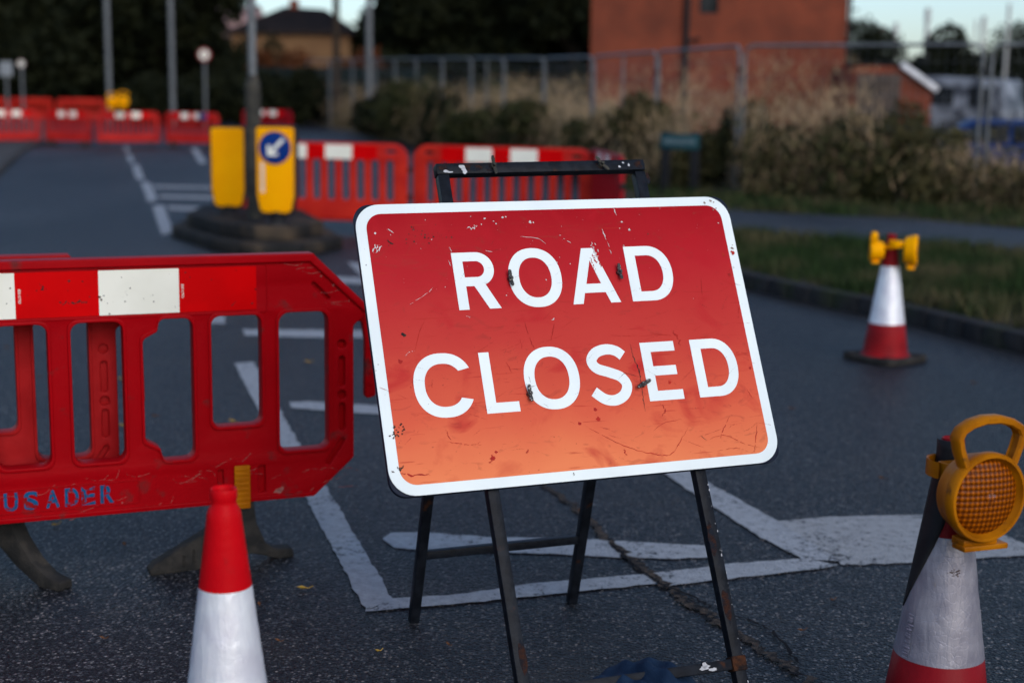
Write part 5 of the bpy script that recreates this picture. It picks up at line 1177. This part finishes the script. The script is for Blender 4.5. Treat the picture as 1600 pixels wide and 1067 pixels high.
# ================================================================== VEHICLES
def vehicle(name, loc, rz, L_, W_, prof, win, label, cat, body, wr=.32, wx=None):
    root = empty(name, loc, rz); tag(root, label, cat)
    obj('body', slab([rnd(prof, .09, 4)], W_, .09, -W_/2, 3, m3), body, root, 40)
    for k, wq in enumerate(win):
        obj('window', slab([rnd(wq, .05, 3)], .012, .002, W_/2-.003, 1, m3), MT['glass'], root); obj('window', slab([rnd(wq, .05, 3)], .012, .002, -W_/2-.009, 1, m3), MT['glass'], root)
    for x in wx or (-L_*.3, L_*.3):
        for s in (-1, 1):
            bm = bmesh.new(); tube(bm, (x, s*(W_/2-.10)-.1, wr), (x, s*(W_/2-.10)+.1, wr), wr, wr, 24); wl = obj('wheel', bm, MT['black'], root, 40)
            bm = bmesh.new(); tube(bm, (x, s*(W_/2-.10)-.108, wr), (x, s*(W_/2-.10)+.108, wr), wr*.62, wr*.62, 18); obj('rim', bm, MT['galv'], wl, 40)
    for z, m, x in ((.7, 'upvc', -L_/2+.03), (.7, 'refl_red', L_/2-.03)):
        for s in (-1, 1):
            bm = bmesh.new(); box(bm, (x, s*(W_/2-.25), z), (.08, .3, .14), None, .02); obj('headlight' if x < 0 else 'tail_light', bm, MT[m], root)
    return root
xb = X(1545, 27.5, 220)
vehicle('car', (xb, 27.5, -.16), rad(-12), 4.2, 1.72, [(-2.1, .25), (2.1, .25), (2.1, .85), (1.85, 1.0), (1.2, 1.42), (-.35, 1.42), (-1.05, .98), (-1.95, .82), (-2.1, .6)], [[(-.85, 1.0), (-.30, 1.34), (.25, 1.34), (.25, 1.0)], [(.32, 1.0), (.32, 1.34), (1.12, 1.34), (1.6, 1.0)]], 'blue car parked behind the mesh fence at the right edge', 'car', mat('blue_car_paint', (.003, .025, .12), None, 3, .45))
xb = X(1545, 41, 150)
vehicle('van', (xb, 44, .05), rad(-38), 3.6, 2.0, [(-1.7, .4), (1.75, .4), (1.8, 1.3), (1.6, 2.25), (-.9, 2.35), (-1.25, 2.2), (-1.6, 1.5), (-1.75, 1.2)], [[(-1.35, 1.45), (-1.05, 2.0), (-.75, 2.0), (-.75, 1.45)], [(-.6, 1.5), (-.6, 2.0), (.3, 2.0), (.3, 1.5)], [(.75, 1.45), (.75, 2.0), (1.35, 2.0), (1.45, 1.45)]], 'pale van with dark windows parked behind the blue car', 'van', mat('van_paint', (.26, .28, .32), (.05, .055, .07), 2.2, .4))
# ================================================================== FALLEN LEAVES
def leaf(px, py, size, col, rot, label):
    x, y = G(px, py); bm = bmesh.new(); pts = [(0, -.9), (.35, -.5), (.62, -.05), (.42, .35), (.12, .75), (0, 1), (-.2, .6), (-.5, .45), (-.42, .05), (-.55, -.3), (-.25, -.6)]
    vs = [bm.verts.new((a*size*.6, b*size*.75, .006+.010*abs(a)*(size/.03)+.006*max(0, b))) for a, b in pts]; c = bm.verts.new((0, 0, .004))
    for k in range(len(vs)): bm.faces.new((c, vs[k], vs[(k+1) % len(vs)]))
    path_tube(bm, [(0, -size*.6, .005), (size*.1, -size*1.0, .008), (size*.15, -size*1.3, .012)], .0012, 4)
    o = obj('fallen_leaf', bm, MT[col], None, 0); o.location = (x, y, .001); o.rotation_euler = (0, 0, rot); tag(o, label, 'leaf', 'fallen leaves on the road')
MT['lf_y'] = mat('leaf_yellow', (.50, .33, .05), (.42, .24, .05), 60, .7); MT['lf_b'] = mat('leaf_brown', (.16, .07, .03), (.10, .05, .03), 60, .8)
for a in ((362, 660, .030, 'lf_y', .9, 'yellow leaf in the short middle opening of the nearest barrier'), (481, 567, .032, 'lf_y', 2.1, 'yellow leaf in the wide right opening of the nearest barrier'), (79, 904, .021, 'lf_y', 1.4, 'yellow leaf right of the black foot at the left edge'),
          (86, 823, .024, 'lf_y', 2.6, 'yellow leaf just under the bottom edge of the stencilled barrier'), (472, 922, .026, 'lf_y', 1.7, 'narrow yellow leaf between the plain cone and the white line'), (79, 641, .024, 'lf_y', .3, 'yellow leaf seen left of the ribbed post of the rear barrier'), (190, 667, .022, 'lf_y', 1.0, 'yellow leaf low in the opening beside the ribbed post'),
          (188, 594, .024, 'lf_y', 1.9, 'pale leaf higher in the opening beside the ribbed post'), (10, 545, .034, 'lf_b', .5, 'brown leaf at the left edge inside the barrier opening'), (241, 652, .024, 'lf_b', 1.4, 'brown leaf in the notched opening of the barrier'), (194, 853, .018, 'lf_b', .4, 'dark brown leaf on the asphalt above the black rubber foot'),
          (1376, 749, .020, 'lf_b', .8, 'small orange brown leaf above the worn white triangle'), (1251, 988, .017, 'lf_b', 1.9, 'orange leaf right of the front leg of the ROAD CLOSED sign'), (405, 947, .016, 'lf_b', .2, 'small reddish leaf close to the red top of the plain cone'), (434, 1004, .015, 'lf_b', 1.1, 'small brown leaf right of the white sleeve of the plain cone'),
          (640, 560, .0, 'lf_b', 0, ''), (388, 668, .0, 'lf_y', 0, ''), (60, 590, .016, 'lf_b', 2.2, 'small brown leaf in the first opening from the left edge'), (520, 640, .018, 'lf_b', .6, 'brown leaf in the wide right opening below the yellow leaf'),
          (700, 1010, .014, 'lf_b', .6, 'small brown leaf between the front and rear left legs of the sign'), (1300, 940, .013, 'lf_b', 2.0, 'tiny brown leaf below the worn white triangle'), (1235, 640, .020, 'lf_b', 1.2, 'brown leaf on the open tarmac right of the sign panel'), (1520, 600, .022, 'lf_b', .9, 'brown leaf near the kerb, right of the distant cone'),
          (590, 1020, .012, 'lf_y', 1.9, 'tiny yellow leaf at the bottom, left of the front left leg'), (160, 1000, .014, 'lf_b', 1.3, 'tiny brown leaf at the bottom left of the plain cone'), (905, 800, .014, 'lf_b', .3, 'small brown leaf above the rounded white stroke'),
          (280, 607, .0, 'lf_b', 0, '')):
    if a[2]: leaf(*a)
# pale grit scattered on the tarmac: too many to count
rng2 = np.random.default_rng(3); n = 2600; u = rng2.uniform(-1.6, 2.4, n); v = rng2.uniform(2.6, 7.5, n); s = rng2.uniform(.0012, .0032, n)
base = np.array([[0, 0, 1.2], [1, 0, .3], [0, 1, .3], [-1, 0, .3], [0, -1, .3]])
tri = [(0, 1, 2), (0, 2, 3), (0, 3, 4), (0, 4, 1)]; V = []
for f in tri: V.append(np.stack([np.column_stack([u+base[i][0]*s, v+base[i][1]*s, .003+base[i][2]*s]) for i in f], 1))
V = np.concatenate(V, 0).reshape(-1, 3)
tag(obj('grit', quads_mesh('grit', V, 3), mat('grit', (.13, .12, .12), (.05, .05, .05), 3, .8), sm=0), kind='stuff')
